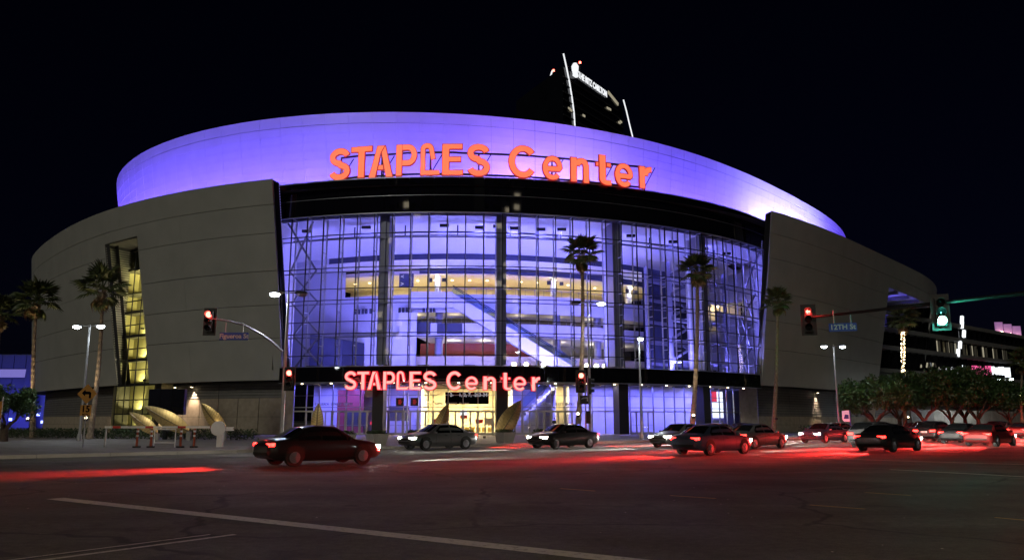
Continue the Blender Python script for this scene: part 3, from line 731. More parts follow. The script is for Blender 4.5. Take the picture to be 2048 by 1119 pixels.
# catwalk under the ceiling
for rho, z in ((48.6, 22.15), (48.6, 21.75)):
    o = AB()
    for i in range(30): o.bar(g(-.37+.043*i, rho, z), g(-.37+.043*(i+1), rho, z), .10, .10)
    o.build('catwalk_rail', M['beam'])
for i in range(11): b = -.33+.12*i; AB().bar(g(b, 48.6, 21.7), g(b, 48.6, 22.9), .12).build('catwalk_post', M['beam'])
# concourse pillars with lights, downlights, screens
for px in (875, 1107, 1257):
    b = Bp(px, ZB-.6)
    AB().tube([g(b, ZB-.6, 16.1), g(b, ZB-.6, 19.7)], .42, 12).build('pillar', WL_, smooth=True)
    p = g(b, ZB+.1, 19.3); AB().box(p, (.3, .2, .2)).build('pillar_lamp', M['e_warm']); lamp('POINT', p+Vector((0, -.35, -.5)), 110, (1, .95, .9), size=.12)
    AB().box(g(b-.024, ZB, 18.9), (.5, .25, .5)).build('hanging_screen', M['blackmetal']); AB().box(g(b+.024, ZB, 18.9), (.5, .25, .45)).build('hanging_screen', M['blackmetal'])
for px in (880, 1110, 1190, 1225):
    b = Bp(px, ZB-.6); AB().tube([g(b, ZB-.2, 7), g(b, ZB-.2, 14.8)], .5, 12).build('pillar', M['steel'], smooth=True)
for i in range(18):
    b = -.50+.07*i
    AB().tube([g(b, 32.5, 19.58), g(b, 32.5, 19.55)], .16, 8).build('downlight', M['e_warm'])
for b in (-.46, -.3, -.15, .0, .12, .26, .42, .58, .74):
    p = g(b, 31.5, 19.3); lamp('AREA', p, 520, (1, .80, .40), to=p-Vector((0, 0, 1)), size=2.5)
    if b > -.2:
        p = g(b, 32.5, 14.6); lamp('POINT', p, 55, (1, .78, .5), size=.3)
        p = g(b, 33, 11.3); lamp('POINT', p, 170, (1, .84, .58), size=.3)
for px in (870, 942, 1030, 1120, 1215): AB().box(g(Bp(px, 29.3), 29.3, 9.6), (.6, .1, .6)).build('lit_poster', M['e_win'])
fm = emis('flood_lens', (1, .88, .55), 30)
for px in (1028, 1052, 1086, 1171, 1190, 1206):      # bright flood clusters on the upper floor
    p = g(Bp(px, 43.5), 43.5, 7.95); s_ = AB().box(p, (.42, .3, .42)).bar(p-Vector((0, 0, .95)), p, .08).build('floor_flood', M['blackmetal'])
    AB().disc(p+Vector((0, -.17, 0)), (0, -1, .1), .26, dome=.05).build('flood_lens', fm, s_)
    lamp('POINT', p+Vector((.0, .4, .9)), 70, (1, .85, .5), size=.15)
board(Bp(950, 29.5), 29.5, 17.0, 17.7, 7.0, M['maroon'], lines=[('TEAM LA', 0, 17.35, .6, M['e_text'])])
board(Bp(812, ZB+2.6), ZB+2.6, 17.6, 19.3, 1.8, M['slate'], lines=[('<', -.5, 18.9, .7, M['e_text']), ('>', -.5, 18.0, .7, M['e_text'])])
AB().box(g(Bp(1132, 28.7), 28.7, 17.5), (1.0, .1, 1.1)).build('round_logo_panel', M['redpaint']); AB().disc(g(Bp(1132, 28.7), 28.7, 17.6)+Vector((.0, -.1, 0)), (0, -1, 0), .38).build('logo_disc', M['e_win'])
for px in (712, 800, 848, 742):           # strings of small round fittings
    for k in range(4 if px != 742 else 1):
        b = Bp(px+7*k, ZB+1.2); AB().tube([g(b, ZB+1.2, 15.3), g(b, ZB+1.2, 14.7)], .17, 8).build('spot_fitting', M['slate'])
# recessed dark windows and doorway block
zone('dark_window', Bp(835, ZB+1.25), Bp(862, ZB+1.25), ZB+1.25, 12.0, 13.5, M['slate'], 3); zone('dark_window', Bp(875, ZB+1.3), Bp(925, ZB+1.3), ZB+1.3, 12.0, 13.3, M['slate'], 4)
b0, b1 = Bp(624, 43), Bp(688, 43); o = AB(); p = [g(b0, 43, 7), g(b1, 43, 7), g(b1+.02, 39, 7), g(b0, 39, 7)]
hs = (4.8, 3.9, 3.9, 4.8)
for i in range(4):
    a, b = p[i], p[(i+1) % 4]; o.face([a, b, b+Vector((0, 0, hs[(i+1) % 4])), a+Vector((0, 0, hs[i]))])
o.face([p[i]+Vector((0, 0, hs[i])) for i in range(4)]); o.build('dark_block', M['beam'])
zone('lobby_pier', Bp(705, ZB+2.4), Bp(832, ZB+2.4), ZB+2.4, 7, 11.6, WL_, 4); zone('lobby_pier', Bp(800, ZB+2.0), Bp(834, ZB+2.0), ZB+2.0, 7, 14.6, WL_, 3)
# escalator falling from the concourse to the upper floor
e0, e1 = g(Bp(905, ZB+1.6), ZB+1.6, 17.0), g(Bp(1150, 44.0), 44.0, 7.6)
pts = [e0.lerp(e1, i/8) for i in range(9)]
o = AB()
for a, b in zip(pts, pts[1:]):
    o.face([a, b, b+Vector((0,0,-1.7)), a+Vector((0,0,-1.7))]); o.face([a+Vector((0,2,-1.7)), b+Vector((0,2,-1.7)), b+Vector((0,2,0)), a+Vector((0,2,0))])
    o.face([a+Vector((0,0,-1.7)), b+Vector((0,0,-1.7)), b+Vector((0,2,-1.7)), a+Vector((0,2,-1.7))])
esc = o.build('escalator', WL_)
AB().box((e0+Vector((-2.6, .6, -.85))), (5.2, 1.6, 1.9)).build('escalator_landing', WL_, esc)
AB().bar(e0+Vector((0, .1, .5)), e1+Vector((0, .1, .5)), .04, .8).build('balustrade_glass', M['rail_glass'], esc)
AB().bar(e0+Vector((0, .1, .95)), e1+Vector((0, .1, .95)), .10, .10).build('handrail', M['beam'], esc)
AB().bar(e0+Vector((0, 1.9, .95)), e1+Vector((0, 1.9, .95)), .10, .10).build('handrail', M['beam'], esc)
o = AB()
for k in range(34):
    q = e0.lerp(e1, (k+.5)/34); o.box(q+Vector((0, 1, -.25)), (.36, 1.8, .3))
o.build('steps', M['steel'], esc, kind='stuff')
# stair tower of steel frames
tb = [Bp(1316, 45), Bp(1366, 45), Bp(1424, 45)]
for b in tb:
    for r in (43, 46.8): AB().bar(g(b, r, 7), g(b, r, 20.8), .42).build('tower_post', M['steel'])
for z in (8.6, 11.2, 13.8, 16.6, 19.0):
    for r in (46.8, 43):
        AB().bar(g(tb[0], r, z), g(tb[2], r, z), .3, .35).build('tower_beam', M['steel'])
    AB().bar(g(tb[0], 46.8, z), g(tb[1], 46.8, z+2.3), .25).build('tower_brace', M['steel'])
    AB().bar(g(tb[2], 44.8, z), g(tb[1], 44.8, z+2.3), .25).build('tower_brace', M['steel'])
    slab('stair_landing', tb[1], tb[2], 43.2, 46.5, z+.5, M['white'], 3, .2)
    for k in range(5): b = tb[1]+(tb[2]-tb[1])*k/4; AB().bar(g(b, 46.5, z+.6), g(b, 46.5, z+1.6), .06).build('baluster', M['alu'])
    AB().bar(g(tb[1], 46.5, z+1.6), g(tb[2], 46.5, z+1.6), .08).build('tower_rail', M['alu'])
zone('tower_wall', tb[0], tb[1], 42.3, 7, 20.8, M['beam'], 3); zone('tower_wall', tb[1], tb[2], 42.6, 7, 17.5, M['beam'], 3)
# railings along the parapets
for rho, z0, za, zb_ in ((ZB+.7, 17.0, E0, E1), (ZB+1.2, 13.35, E0+.02, E1)):
    o = AB()
    for i in range(30): o.bar(g(za+(zb_-za)*i/30, rho, z0+.75), g(za+(zb_-za)*(i+1)/30, rho, z0+.75), .07)
    o.build('parapet_rail', M['alu'])
    for i in range(31): AB().bar(g(za+(zb_-za)*i/30, rho, z0), g(za+(zb_-za)*i/30, rho, z0+.75), .05).build('parapet_post', M['alu'])
# coloured floods that fill the lobby
VI = (.225, .205, 1.0)
fp_ = lambda b, r, z: g(b, r, z)
jobs = [(g(b, 49, 7.5), g(b+.02, 38, tz), e) for b, e, tz in ((-.30, 900, 20), (-.20, 1100, 22), (-.04, 1500, 24), (.06, 1500, 24), (.20, 1500, 24), (.30, 1500, 24), (.46, 1100, 22), (.57, 1100, 22))]
jobs += [(g(.70, 49, 7.5), Z3(rw[2], 15), 1100), (g(.78, 49.5, 7.5), Z3(rw[1], 15), 900), (g(.62, 48, 7.5), Z3(rw[4], 16), 1000)]
for p, q, e in jobs:
    AB().box(p-(q-p).normalized()*.22, (1.2, .5, .3)).build('lobby_flood', M['blackmetal']); lamp('AREA', p, e*1.3, VI, to=q, size=1.2, sy=.5)
jobs = [(g(b, GR-3.4, 22.6), g(b, 38, 10), 480) for b in (-.33, -.18, .0, .12, .27, .45, .58)]+[(g(.70, GR-3.4, 22.6), Z3(rw[3], 11), 900), (g(.80, GR-3.2, 22.6), Z3(rw[1], 11), 700)]
for b_, k in ((.08, .3), (.16, .55), (.22, .8)): jobs.append((g(b_, GR-3.2, 22.4), e0.lerp(e1, k), 620))  # extra floods added only to brighten the escalator side
for p, q, e in jobs:
    AB().box(p-(q-p).normalized()*.2, (1.0, .4, .3)).build('lobby_flood', M['blackmetal']); lamp('AREA', p, e, (.175, .16, 1), to=q, size=1.0, sy=.4)
# ================================================================== SIGNS
def arcpts(cx, cy_, rx, ry, a0, a1, n=14): return [(cx+rx*cos(rad(a0+(a1-a0)*i/n)), cy_+ry*sin(rad(a0+(a1-a0)*i/n))) for i in range(n+1)]
def strip(path, w):
    """2D outline polygon of a stroked path with mitred joins"""
    P = [Vector(p) for p in path]; Lp, Rp = [], []
    for i, p in enumerate(P):
        d0 = (p-P[i-1]).normalized() if i else (P[1]-p).normalized()
        d1 = (P[i+1]-p).normalized() if i < len(P)-1 else d0
        n0 = Vector((-d0.y, d0.x)); n1 = Vector((-d1.y, d1.x)); m = (n0+n1).normalized(); s_ = min(1/max(m.dot(n0), .3), 2)
        Lp.append(p+m*w/2*s_); Rp.append(p-m*w/2*s_)
    return Lp, Rp
GW = .205; RIM = .017
GLY = {
 'S': [('s', arcpts(.34, .715, .25, .185, 12, 266, 18)+arcpts(.34, .285, .26, .185, 84, -166, 18), GW)],
 'T': [('p', [(0,1),(0,.81),(.235,.81),(.235,0),(.465,0),(.465,.81),(.70,.81),(.70,1)])],
 'A': [('p', [(0,0),(.24,1),(.48,1),(.36,.77),(.215,0)][:3]+[(.36,.78),(.215,0)]), ('p', [(.361,.78),(.481,1),(.72,0),(.505,0)]), ('p', [(.262,.23),(.292,.40),(.43,.40),(.458,.23)])],
 'P': [('p', [(.02,0),(.02,1),(.235,1),(.235,0)]), ('s', [(.236,.90),(.42,.90)]+arcpts(.42, .655, .20, .245, 88, -88, 12)+[(.42,.41),(.236,.41)], .195)],
 'L': [('s', [(.66,.09),(.12,.09),(.12,.80)]+arcpts(.255, .80, .135, .12, 178, 14, 12)+[(.46,.50)], .17)],
 'E': [('p', [(.02,0),(.02,1),(.62,1),(.62,.82),(.24,.82),(.24,.595),(.58,.595),(.58,.42),(.24,.42),(.24,.18),(.64,.18),(.64,0)])],
 'C': [('s', arcpts(.42, .5, .32, .405, 38, 322, 26), GW)],
 'e': [('s', [(.14,.345),(.515,.345)]+arcpts(.325, .37, .225, .275, 4, 318, 24), .165)],
 'n': [('p', [(.04,0),(.04,.74),(.235,.74),(.235,0)]), ('s', [(.236,.50)]+arcpts(.365, .47, .13, .165, 150, 0, 10)+[(.495,.43),(.495,0)], .185)],
 't': [('s', [(.20,1),(.20,.22)]+arcpts(.31, .22, .11, .13, 184, 268, 6)+[(.42,.09)], .185), ('p', [(.02,.60),(.02,.75),(.1065,.75),(.1065,.60)]), ('p', [(.2935,.60),(.2935,.75),(.42,.75),(.42,.60)])],
 'r': [('p', [(.04,0),(.04,.74),(.235,.74),(.235,0)]), ('s', [(.236,.44)]+arcpts(.42, .46, .18, .19, 170, 92, 8)+[(.44,.65)], .19)],
}
def inset(P, d):
    P = [Vector(p) for p in P]; A = sum(P[i-1].x*P[i].y-P[i].x*P[i-1].y for i in range(len(P))); sg = 1 if A > 0 else -1; out = []
    for i, p in enumerate(P):
        d0 = (p-P[i-1]).normalized(); d1 = (P[(i+1) % len(P)]-p).normalized(); n0 = Vector((-d0.y, d0.x))*sg; n1 = Vector((-d1.y, d1.x))*sg
        m = n0+n1; m = m.normalized() if m.length > 1e-4 else n0; out.append(p+m*d*min(2, 1/max(.4, m.dot(n0))))
    return out
def letter(ch, c, t, n, w, h, z0, depth, mats, parent, org):
    xs, ys = [], []; items = []
    for it in GLY[ch]:
        if it[0] == 's': Lp, Rp = strip(it[1], it[2]); items.append((Lp, Rp)); pts = Lp+Rp
        else: items.append([Vector(p) for p in it[1]]); pts = items[-1]
        xs += [p[0] for p in pts]; ys += [p[1] for p in pts]
    x0, x1, y0, y1 = min(xs), max(xs), min(ys), max(ys)
    F = lambda x, y, d: c+t*((x-x0)/(x1-x0)-.5)*w+Vector((0, 0, z0+(y-y0)/(y1-y0)*h))+n*d-org
    mb = MB()
    for k, it in enumerate(items):
        e = .012*k
        if isinstance(it, tuple):
            Lp, Rp = it
            L2, R2 = strip(GLY[ch][k][1], GLY[ch][k][2]-2*RIM); mb.grid([[F(*p, depth+e+.03) for p in L2], [F(*p, depth+e+.03) for p in R2]], 0)
            mb.grid([[F(*p, depth+e) for p in Lp], [F(*p, depth+e) for p in Rp]], 1)
            mb.grid([[F(*p, 0) for p in Rp], [F(*p, 0) for p in Lp]], 1)
            loop = Lp+Rp[::-1]
        else:
            mb.face([F(*p, depth+e+.03) for p in inset(it, RIM)], 0); mb.face([F(*p, depth+e) for p in it], 1); mb.face([F(*p, 0) for p in it][::-1], 1); loop = it
        for i in range(len(loop)):
            a, b = loop[i], loop[(i+1) % len(loop)]; mb.face([F(*a, depth+e), F(*a, 0), F(*b, 0), F(*b, depth+e)], 1)
    return mb.build('letter', mats, parent)
up_l = [('S',107,232,220,405),('T',232,358,210,390),('A',330,478,205,388),('P',485,612,198,378),('L',625,740,190,375),('E',748,876,195,375),('S',888,1027,195,382),('C',1122,1280,203,390),('e',1315,1437,262,403),('n',1475,1587,272,415),('t',1620,1712,258,430),('e',1728,1838,305,443),('r',1868,1942,322,452)]
def make_sign(org, sgn, cells, zb, dep, mats, plan):
    pos = []
    for ch, xa, xb, yt, yb in cells:
        xc = (xa+xb)/2; pos.append(plan(xc, yb))
    for i, (ch, xa, xb, yt, yb) in enumerate(cells):
        c = pos[i]; a = pos[max(i-1, 0)]; b = pos[min(i+1, len(pos)-1)]
        t = Vector((b.x-a.x, b.y-a.y, 0)).normalized(); n = Vector((t.y, -t.x, 0))
        # width along the tangent from the pixel extent, height from the pixel rise
        w = (xb-xa)/FPX*c.y/max(.3, cos(PITCH)) / max(.35, t.x - t.y*(c.x/c.y)) * .985
        top = atY((xa+xb)/2, yt, c.y); h = top.z-c.z
        letter(ch, Vector((c.x, c.y, 0)), t, n, w, h, c.z, dep, mats, sgn, org)
    return pos
o1 = Vector((-2, 81, 27.3))
s1 = thing('roof_sign', 'big glowing orange red letters standing on the black fascia above the glass', 'sign', o1)
cells = [(c, 620+a/2.844, 620+b/2.844, 220+t/2.844, 220+d/2.844) for c, a, b, t, d in up_l]
def plan_up(x, y):
    p = atZ(x, y, 27.75); b = math.atan2(p.x-GC[0], GC[1]-p.y); q = g(b, GR+.9, 27.75)
    s_ = (x-660)/640; zz = 27.6
    P = Vector((-19, 81.6, 0)).lerp(Vector((16, 85.6, 0)), 0)  # fallback
    # shallow arc through three set-out points
    A, Bm, D = Vector((-18.9, 82.0)), Vector((-1.5, 80.4)), Vector((15.6, 85.0))
    best = None
    for k in range(401):
        u_ = k/400; pt = A*(1-u_)*(1-2*u_)+Bm*4*u_*(1-u_)+D*u_*(2*u_-1)
        r = ray(x, y); z = CAMZ+r.z*pt.y/r.y; ex = abs(r.x/r.y*pt.y-pt.x)
        if best is None or ex < best[0]: best = (ex, Vector((pt.x, pt.y, z)))
    return best[1]
pp = make_sign(o1, s1, cells, 27.6, .2, [M['e_sign'], M['e_side']], plan_up)
fr = MB(); fp = [p.copy() for p in pp]
for dz in (.35, 2.75):
    for a, b in zip(fp, fp[1:]): fr.bar(a+Vector((0, .35, dz))-o1, b+Vector((0, .35, dz))-o1, .16, .18)
for p in fp[::2]+[fp[-1]]: fr.bar(Vector((p.x, p.y+.35, 27.0))-o1, p+Vector((0, .35, 2.8))-o1, .16); fr.bar(Vector((p.x, p.y+2.2, 27.0))-o1, p+Vector((0, .4, 2.6))-o1, .12); fr.bar(Vector((p.x, p.y+.36, p.z+.3))-o1, p+Vector((1.3, .5, 2.7))-o1, .1)
fr.build('frame', M['blackmetal'], s1)
for k in range(0, 13, 2): lamp('POINT', pp[k]+Vector((0, .9, 1.6)), 150, (1, .16, .12), size=.5)
o2 = Vector((-7, 80, 5))
s2 = thing('entrance_sign', 'smaller glowing pink and red letters on the black band over the doors', 'sign', o2)
lo_l = [('S',712,812,245,400),('T',812,912,248,398),('A',895,1010,248,398),('P',1018,1118,248,398),('L',1125,1215,244,398),('E',1225,1325,248,398),('S',1335,1447,245,402),('C',1520,1640,245,402),('e',1670,1780,286,402),('n',1812,1920,286,402),('t',1955,2035,260,402),('e',2052,2162,288,406),('r',2200,2268,290,408)]
RIM = .03
cells = [(c, 512+a/4, 512+b/4, 680+t/4, 680+d/4) for c, a, b, t, d in lo_l]
def plan_lo(x, y):
    best = None; r = ray(x, y)
    for k in range(801):
        b = -.30+.62*k/800; q = g(b, GR+.75, 0); ex = abs(r.x/r.y*q.y-q.x)
        if best is None or ex < best[0]: best = (ex, Vector((q.x, q.y, CAMZ+r.z*q.y/r.y)))
    return best[1]
pp = make_sign(o2, s2, cells, 4.6, .28, [M['e_sign2'], M['e_side2']], plan_lo)
fr = MB()
for dz in (.25, 1.15):
    for a, b in zip(pp, pp[1:]): fr.bar(a+Vector((0, .22, dz))-o2, b+Vector((0, .22, dz))-o2, .08)
for a in pp: fr.bar(a+Vector((0, .2, .6))-o2, a+Vector((0, .75, 1.3))-o2, .08)
fr.build('raceway', M['blackmetal'], s2)
for k in range(0, 13, 2): lamp('POINT', pp[k]+Vector((0, -.5, 1)), 28, (1, .1, .12), size=.4)

# ================================================================== BUILDINGS BEHIND
# hotel tower: dark glass slab with two curved light fins
tw = thing('hotel_tower', 'tall dark hotel tower behind the arena roof with curved white light fins', 'tower', (22.8, 330, 0))
TO = Vector((22.8, 330, 0))
d = Vector((.60, .80, 0)); nrm = Vector((.80, -.60, 0))
def onpl(px, py, off=0):
    r = ray(px, py); P0 = TO+nrm*off; k = (P0-Vector((0, 0, CAMZ))).dot(nrm)/r.dot(nrm); return Vector((0, 0, CAMZ))+r*k
e1 = [onpl(*p) for p in ((1125,108),(1131,135),(1137,165),(1142,195),(1146,225),(1148,255),(1149,300))]
e2 = [onpl(*p) for p in ((1245,200),(1251,222),(1257,248),(1264,276),(1268,300))]
zt1, zt2 = e1[0].z, e2[0].z; xe = (e2[0]-TO).dot(d)
L0 = [TO+d*0, TO+d*xe]
back = Vector((-.80, .60, 0))*26
def tp(s_, w_, z): return d*s_+back*w_+Vector((0, 0, z))
body = MB()
zs_ = [0, 40, 80, 110, zt1-18]
tops = lambda s_: zt1-6+(zt2-4-zt1+6)*s_/xe
sil = []
body.face([tp(0,0,0), tp(xe,0,0), tp(xe,0,tops(xe)), tp(0,0,tops(0))]); body.face([tp(0,0,0), tp(0,0,tops(0)), tp(0,1,tops(0)-10), tp(0,1,0)])
body.face([tp(xe,0,0), tp(xe,1,0), tp(xe,1,tops(xe)-10), tp(xe,0,tops(xe))]); body.face([tp(0,0,tops(0)), tp(xe,0,tops(xe)), tp(xe,1,tops(xe)-10), tp(0,1,tops(0)-10)])
body.build('glass_facade', M['tower'], tw)
for k in range(28):
    z = 60+k*3.6
    s_hi = xe if z < zt2-8 else max(0, min(xe, xe*(zt1-8-z)/(zt1-zt2)))
    if s_hi > 2:
        MB().bar(tp(-.2, -.012, z), tp(s_hi, -.012, z), .4, .5).build('floor_band', M['towerslab'], tw)
    if False: MB().bar(tp(-.3, 0, z), tp(-.3, 1, z), .4, .5).build('floor_band', M['towerslab'], tw)
for e in (e1, e2):
    f = MB()
    for a, b in zip(e, e[1:]): f.bar(a-TO+nrm*.5, b-TO+nrm*.5, .5, .5)
    f.build('light_fin', M['e_twr'], tw)
p = atY(1102, 150, 345)-TO; MB().bar(p-Vector((.6, 0, 2.0)), p+Vector((.6, 0, 2.0)), .7).build('light_fin', M['e_twr'], tw)
for px, py in ((1107, 143), (1160, 127)):
    p = atY(px, py, 335)-TO; MB().tube([p-Vector((0, 0, 6)), p], .15, 5).build('beacon_mast', M['blackmetal'], tw); MB().tube([p, p+Vector((0, 0, .8))], .5, 8).build('beacon', M['e_red'], tw)
for px, py in ((1137, 218), (1140, 221), (1214, 217), (1166, 232), (1240, 244), (1237, 246), (1218, 219)):
    q = onpl(px, py)-TO; sx = q.dot(d); MB().bar(tp(sx-1.0, -.02, q.z), tp(sx+1.0, -.02, q.z), .3, 1.0).build('lit_window', M['e_win'], tw)
a, b = onpl(1155, 150)-TO+nrm*.5, onpl(1212, 190)-TO+nrm*.5
me = text_mesh('THE RITZ CARLTON', 1, .12, .03, 'LEFT'); xs = [v.co.x for v in me.vertices]; ys = [v.co.y for v in me.vertices]; wd = max(xs)
t3 = Vector((b-a)); t3.z = 0; Lx = t3.length; t3.normalize(); slope = (b.z-a.z)/Lx
for v in me.vertices: c = v.co; v.co = a+t3*(c.x/wd*Lx)+Vector((0, 0, c.y*4.2+slope*c.x/wd*Lx))+nrm*c.z
me.materials.clear(); link('lettering', me, M['e_twr'], tw)
q = onpl(1148, 140)-TO+nrm*.6
MB().tube([q+Vector((0,0,-3.4)), q+Vector((0,0,-1))], [1.6,1.2], 8).tube([q+Vector((0,0,-.8)), q+Vector((0,0,1.6)), q+Vector((0,0,3))], [1.5,1.7,.9], 8).build('crest', M['e_twr'], tw)
q = onpl(1225, 197)-TO+nrm*.4; MB().bar(q-d*5+Vector((0,0,1.6)), q+d*5-Vector((0,0,1.6)), .3, 1.6).build('lit_window', M['e_win'], tw)

# violet lit hall on the left edge
hp = atY(-130, 840, 150); h = thing('exhibition_hall', 'low hall at the left edge with a pale violet lit band', 'building', (hp.x, 150, 0))
hx = Vector((hp.x, 150, 0))
def hz(y): return atY(40, y, 150).z
W2 = atY(96, 780, 150).x-hp.x
MB().box((W2/2, 6, hz(708)/2), (W2, 12, hz(708))).build('wall', M['navy'], h)
nv = 9
for i in range(nv):
    x0 = W2*i/nv
    MB().box((x0+W2/nv/2, -.15, (hz(738)+hz(754))/2), (W2/nv-.12, .25, hz(738)-hz(754))).build('light_band', M['e_violet'], h)
    MB().box((x0+W2/nv/2, -.1, (hz(756)+.3)/2), (W2/nv-.12, .2, hz(756)-.5)).build('panel', M['navy'], h)
    MB().box((x0+W2/nv/2, -.1, (hz(736)+hz(710))/2), (W2/nv-.12, .2, hz(710)-hz(736))).build('panel', M['navy'], h)
MB().prism([(W2-4.2, .3), (W2-1.6, .3), (W2-2.4, hz(716)), (W2-3.0, hz(716))], lambda x, y, dd: Vector((x, dd, y)), -2.2, -.3).build('buttress', M['navy'], h)
for px, py in ((38,831),(62,815),(52,834),(82,843),(28,818),(74,828),(18,838)):
    p = atY(px, py, 149); MB().box((p.x-hx.x, -.6, p.z), (.5, .2, .5)).build('wall_lamp', M['e_blueled'], h)
p = atY(97, 799, 149); MB().box((p.x-hx.x-.3, -.6, p.z), (.7, .2, 3.6)).build('lit_panel', M['e_blueled'], h)
lamp('AREA', (hp.x+W2*.5, 138, 1), 1500, (.13, .12, 1), to=(hp.x+W2*.6, 150, 10), size=8)
lamp('AREA', (hp.x+W2*.85, 141, 1), 900, (.13, .12, 1), to=(hp.x+W2*.9, 150, 8), size=4)

# glass fronted building at the far right with slanting floors
fb = thing('glass_office_building', 'dark building at the right edge with slanting floors and lit columns', 'building', tuple(uv(165, 66)))
FO = uv(165, 66)
def fP(u, z, w=0): return uv(u, 66+w, z)-FO
ua, ub = 125, 290
def zat(px, py):
    r = ray(px, py); k = 66/(r.x*V.x+r.y*V.y); P = r*k+Vector((0,0,CAMZ)); return P.dot(U), P.z
lv = []
u0_, z0_ = zat(1925, 640); u1_, z1_ = zat(2040, 690); ztop = (z0_+z1_)/2
MB().prism([(ua, .15), (ub, .15), (ub, ztop), (ua, ztop)], lambda x, y, dd: fP(x, y, dd), .3, 30).build('wall', M['offgray'], fb)
flo = [ztop*f for f in (.30, .50, .70, .86, 1.0)]
for z in flo:
    MB().bar(fP(ua, z, -.6), fP(ub, z, -.6), 1.6, .7).build('floor_slab', M['offgray'], fb)
for k in range(60):
    u_ = ua+2+k*2.7
    for z0, z1 in zip(flo[1:], flo[2:]):
        MB().bar(fP(u_, z0+.4, .2), fP(u_, z1-.4, .2), .12, 2.5, up=tuple(V)).build('window', M['black'], fb)
for k in range(22):
    u_ = ua+32+k*1.7; MB().bar(fP(u_, flo[2]+.5, -.2), fP(u_, flo[3]-.6, -.2), .35).build('lit_column', M['e_win'] if k % 3 else M['cream'], fb)
rr = random.Random(5)
for k in range(26):
    u_ = ua+26+k*1.2; z = flo[1]+rr.uniform(.6, 1.6); MB().bar(fP(u_, z, -.3), fP(u_+.5, z+rr.uniform(.3, .9), -.3), .2).build('window_lamp', M['e_white'] if k % 2 else M['e_win'], fb)
pu, pz = zat(1965, 742)
me = text_mesh('Farmers', 3.2, .1, .05)
for v in me.vertices: c = v.co; v.co = fP(pu+c.x*1.15, pz+c.y, -1.6-c.z)
# right building's blurred pink sign is unreadable in the photo: a lit strip of pink and white blocks
bpy.data.meshes.remove(me)
for k in range(11):
    MB().bar(fP(pu-8+k*1.7, pz-rr.uniform(.5, 1.0), -1.6), fP(pu-8+k*1.7, pz+rr.uniform(.4, 1.1), -1.6), 1.1, .3).build('sign_tube', M['e_pink'] if k < 5 else M['e_white'], fb)
for k in range(3):
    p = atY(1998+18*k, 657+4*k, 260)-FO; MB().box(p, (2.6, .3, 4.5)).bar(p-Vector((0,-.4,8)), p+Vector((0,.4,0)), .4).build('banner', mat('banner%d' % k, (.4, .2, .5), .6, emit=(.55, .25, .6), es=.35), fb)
    MB().tube([p+Vector((0, -1, -1.6)), p+Vector((0, -1.3, -1.6))], .7, 8).build('banner_lamp', M['e_warm'], fb)
for px, py in ((1908,650),(1912,668),(1904,690),(1900,706),(1908,640)):
    u_, z = zat(px, py); MB().bar(fP(u_, z-.7, -1.4), fP(u_+.5, z+.7, -1.4), .5).build('window_lamp', M['e_white'], fb)
# pale boundary wall behind the tree trunks on the right
bw = thing('boundary_wall', 'pale wall standing behind the street tree trunks at right', 'wall', tuple(uv(150, 58, .15)))
for k in range(26):
    u_ = 128+k*4; MB().bar(uv(u_, 58, 1.75)-uv(150, 58, .15), uv(u_+3.92, 58, 1.75)-uv(150, 58, .15), .3, 3.2).build('panel', M['offgray'] if k < 2 else M['concrete'], bw)
lamp('POINT', uv(150, 55, 4), 300, (.85, .95, .9), size=.4)

# two lit office blocks across the street behind the viewer, seen only as reflections in the black glass
wr_ = random.Random(17)
for lab, x, y, w, h, rz in (('office block with scattered lit windows behind the viewer to the left', -55, -70, 44, 62, .2), ('taller office block with scattered lit windows behind the viewer to the right', 40, -95, 50, 84, -.25)):
    t = thing('office_building', lab, 'building', (x, y, 0), rz)
    MB().box((0, 0, h/2), (w, 20, h)).build('wall', M['offgray'], t)
    MB().box((0, 0, h+.6), (w+.6, 20.6, 1.2)).build('parapet', M['offgray'], t)
    wm = MB().box((0, 0, 0), (1.9, .12, 1.7)).mesh('window'); wm.materials.append(M['black']); wl_ = MB().box((0, 0, 0), (1.9, .12, 1.7)).mesh('window'); wl_.materials.append(bpy.data.materials.get('office_light') or emis('office_light', (1, .85, .6), 2.5))
    for i in range(int(w/3.4)):
        for j in range(int(h/3.8)):
            o = link('window', wl_ if wr_.random() < .16 else wm, None, t); o.location = (-w/2+2.2+i*3.4, 10.04, 3+j*3.8)
# ================================================================== STREET FURNITURE
LED = (.86, .95, 1.0)
GP = .15
def head_geo(t, p, ang, lit, parent):
    """cobra style luminaire at p, pointing outward along ang"""
    d = Vector((cos(ang), sin(ang), 0)); s_ = Vector((-d.y, d.x, 0))
    o = MB()
    prof = [(0, .09, .05), (.15, .17, .09), (.5, .2, .1), (.72, .15, .06)]
    rows = [[p+d*x+s_*(w*cos(2*pi*k/10))+Vector((0, 0, hh*sin(2*pi*k/10))) for k in range(10)] for x, w, hh in prof]
    o.grid(rows, 0, True); o.face(rows[0][::-1]); o.face(rows[-1])
    hd = o.build('lamp_head', M['blackmetal'] if not lit else M['gray'], parent, smooth=True)
    ln = MB(); c = p+d*.45-Vector((0, 0, .06))
    rows = [[c+d*(.31*cos(2*pi*k/12))*q+s_*(.23*sin(2*pi*k/12))*q+Vector((0, 0, z)) for k in range(12)] for q, z in ((1, 0), (.85, -.11), (.45, -.17))]
    ln.grid(rows, 0, True); ln.face(rows[-1]); ln.build('lens', M['e_cool'] if lit else M['alu'], hd)
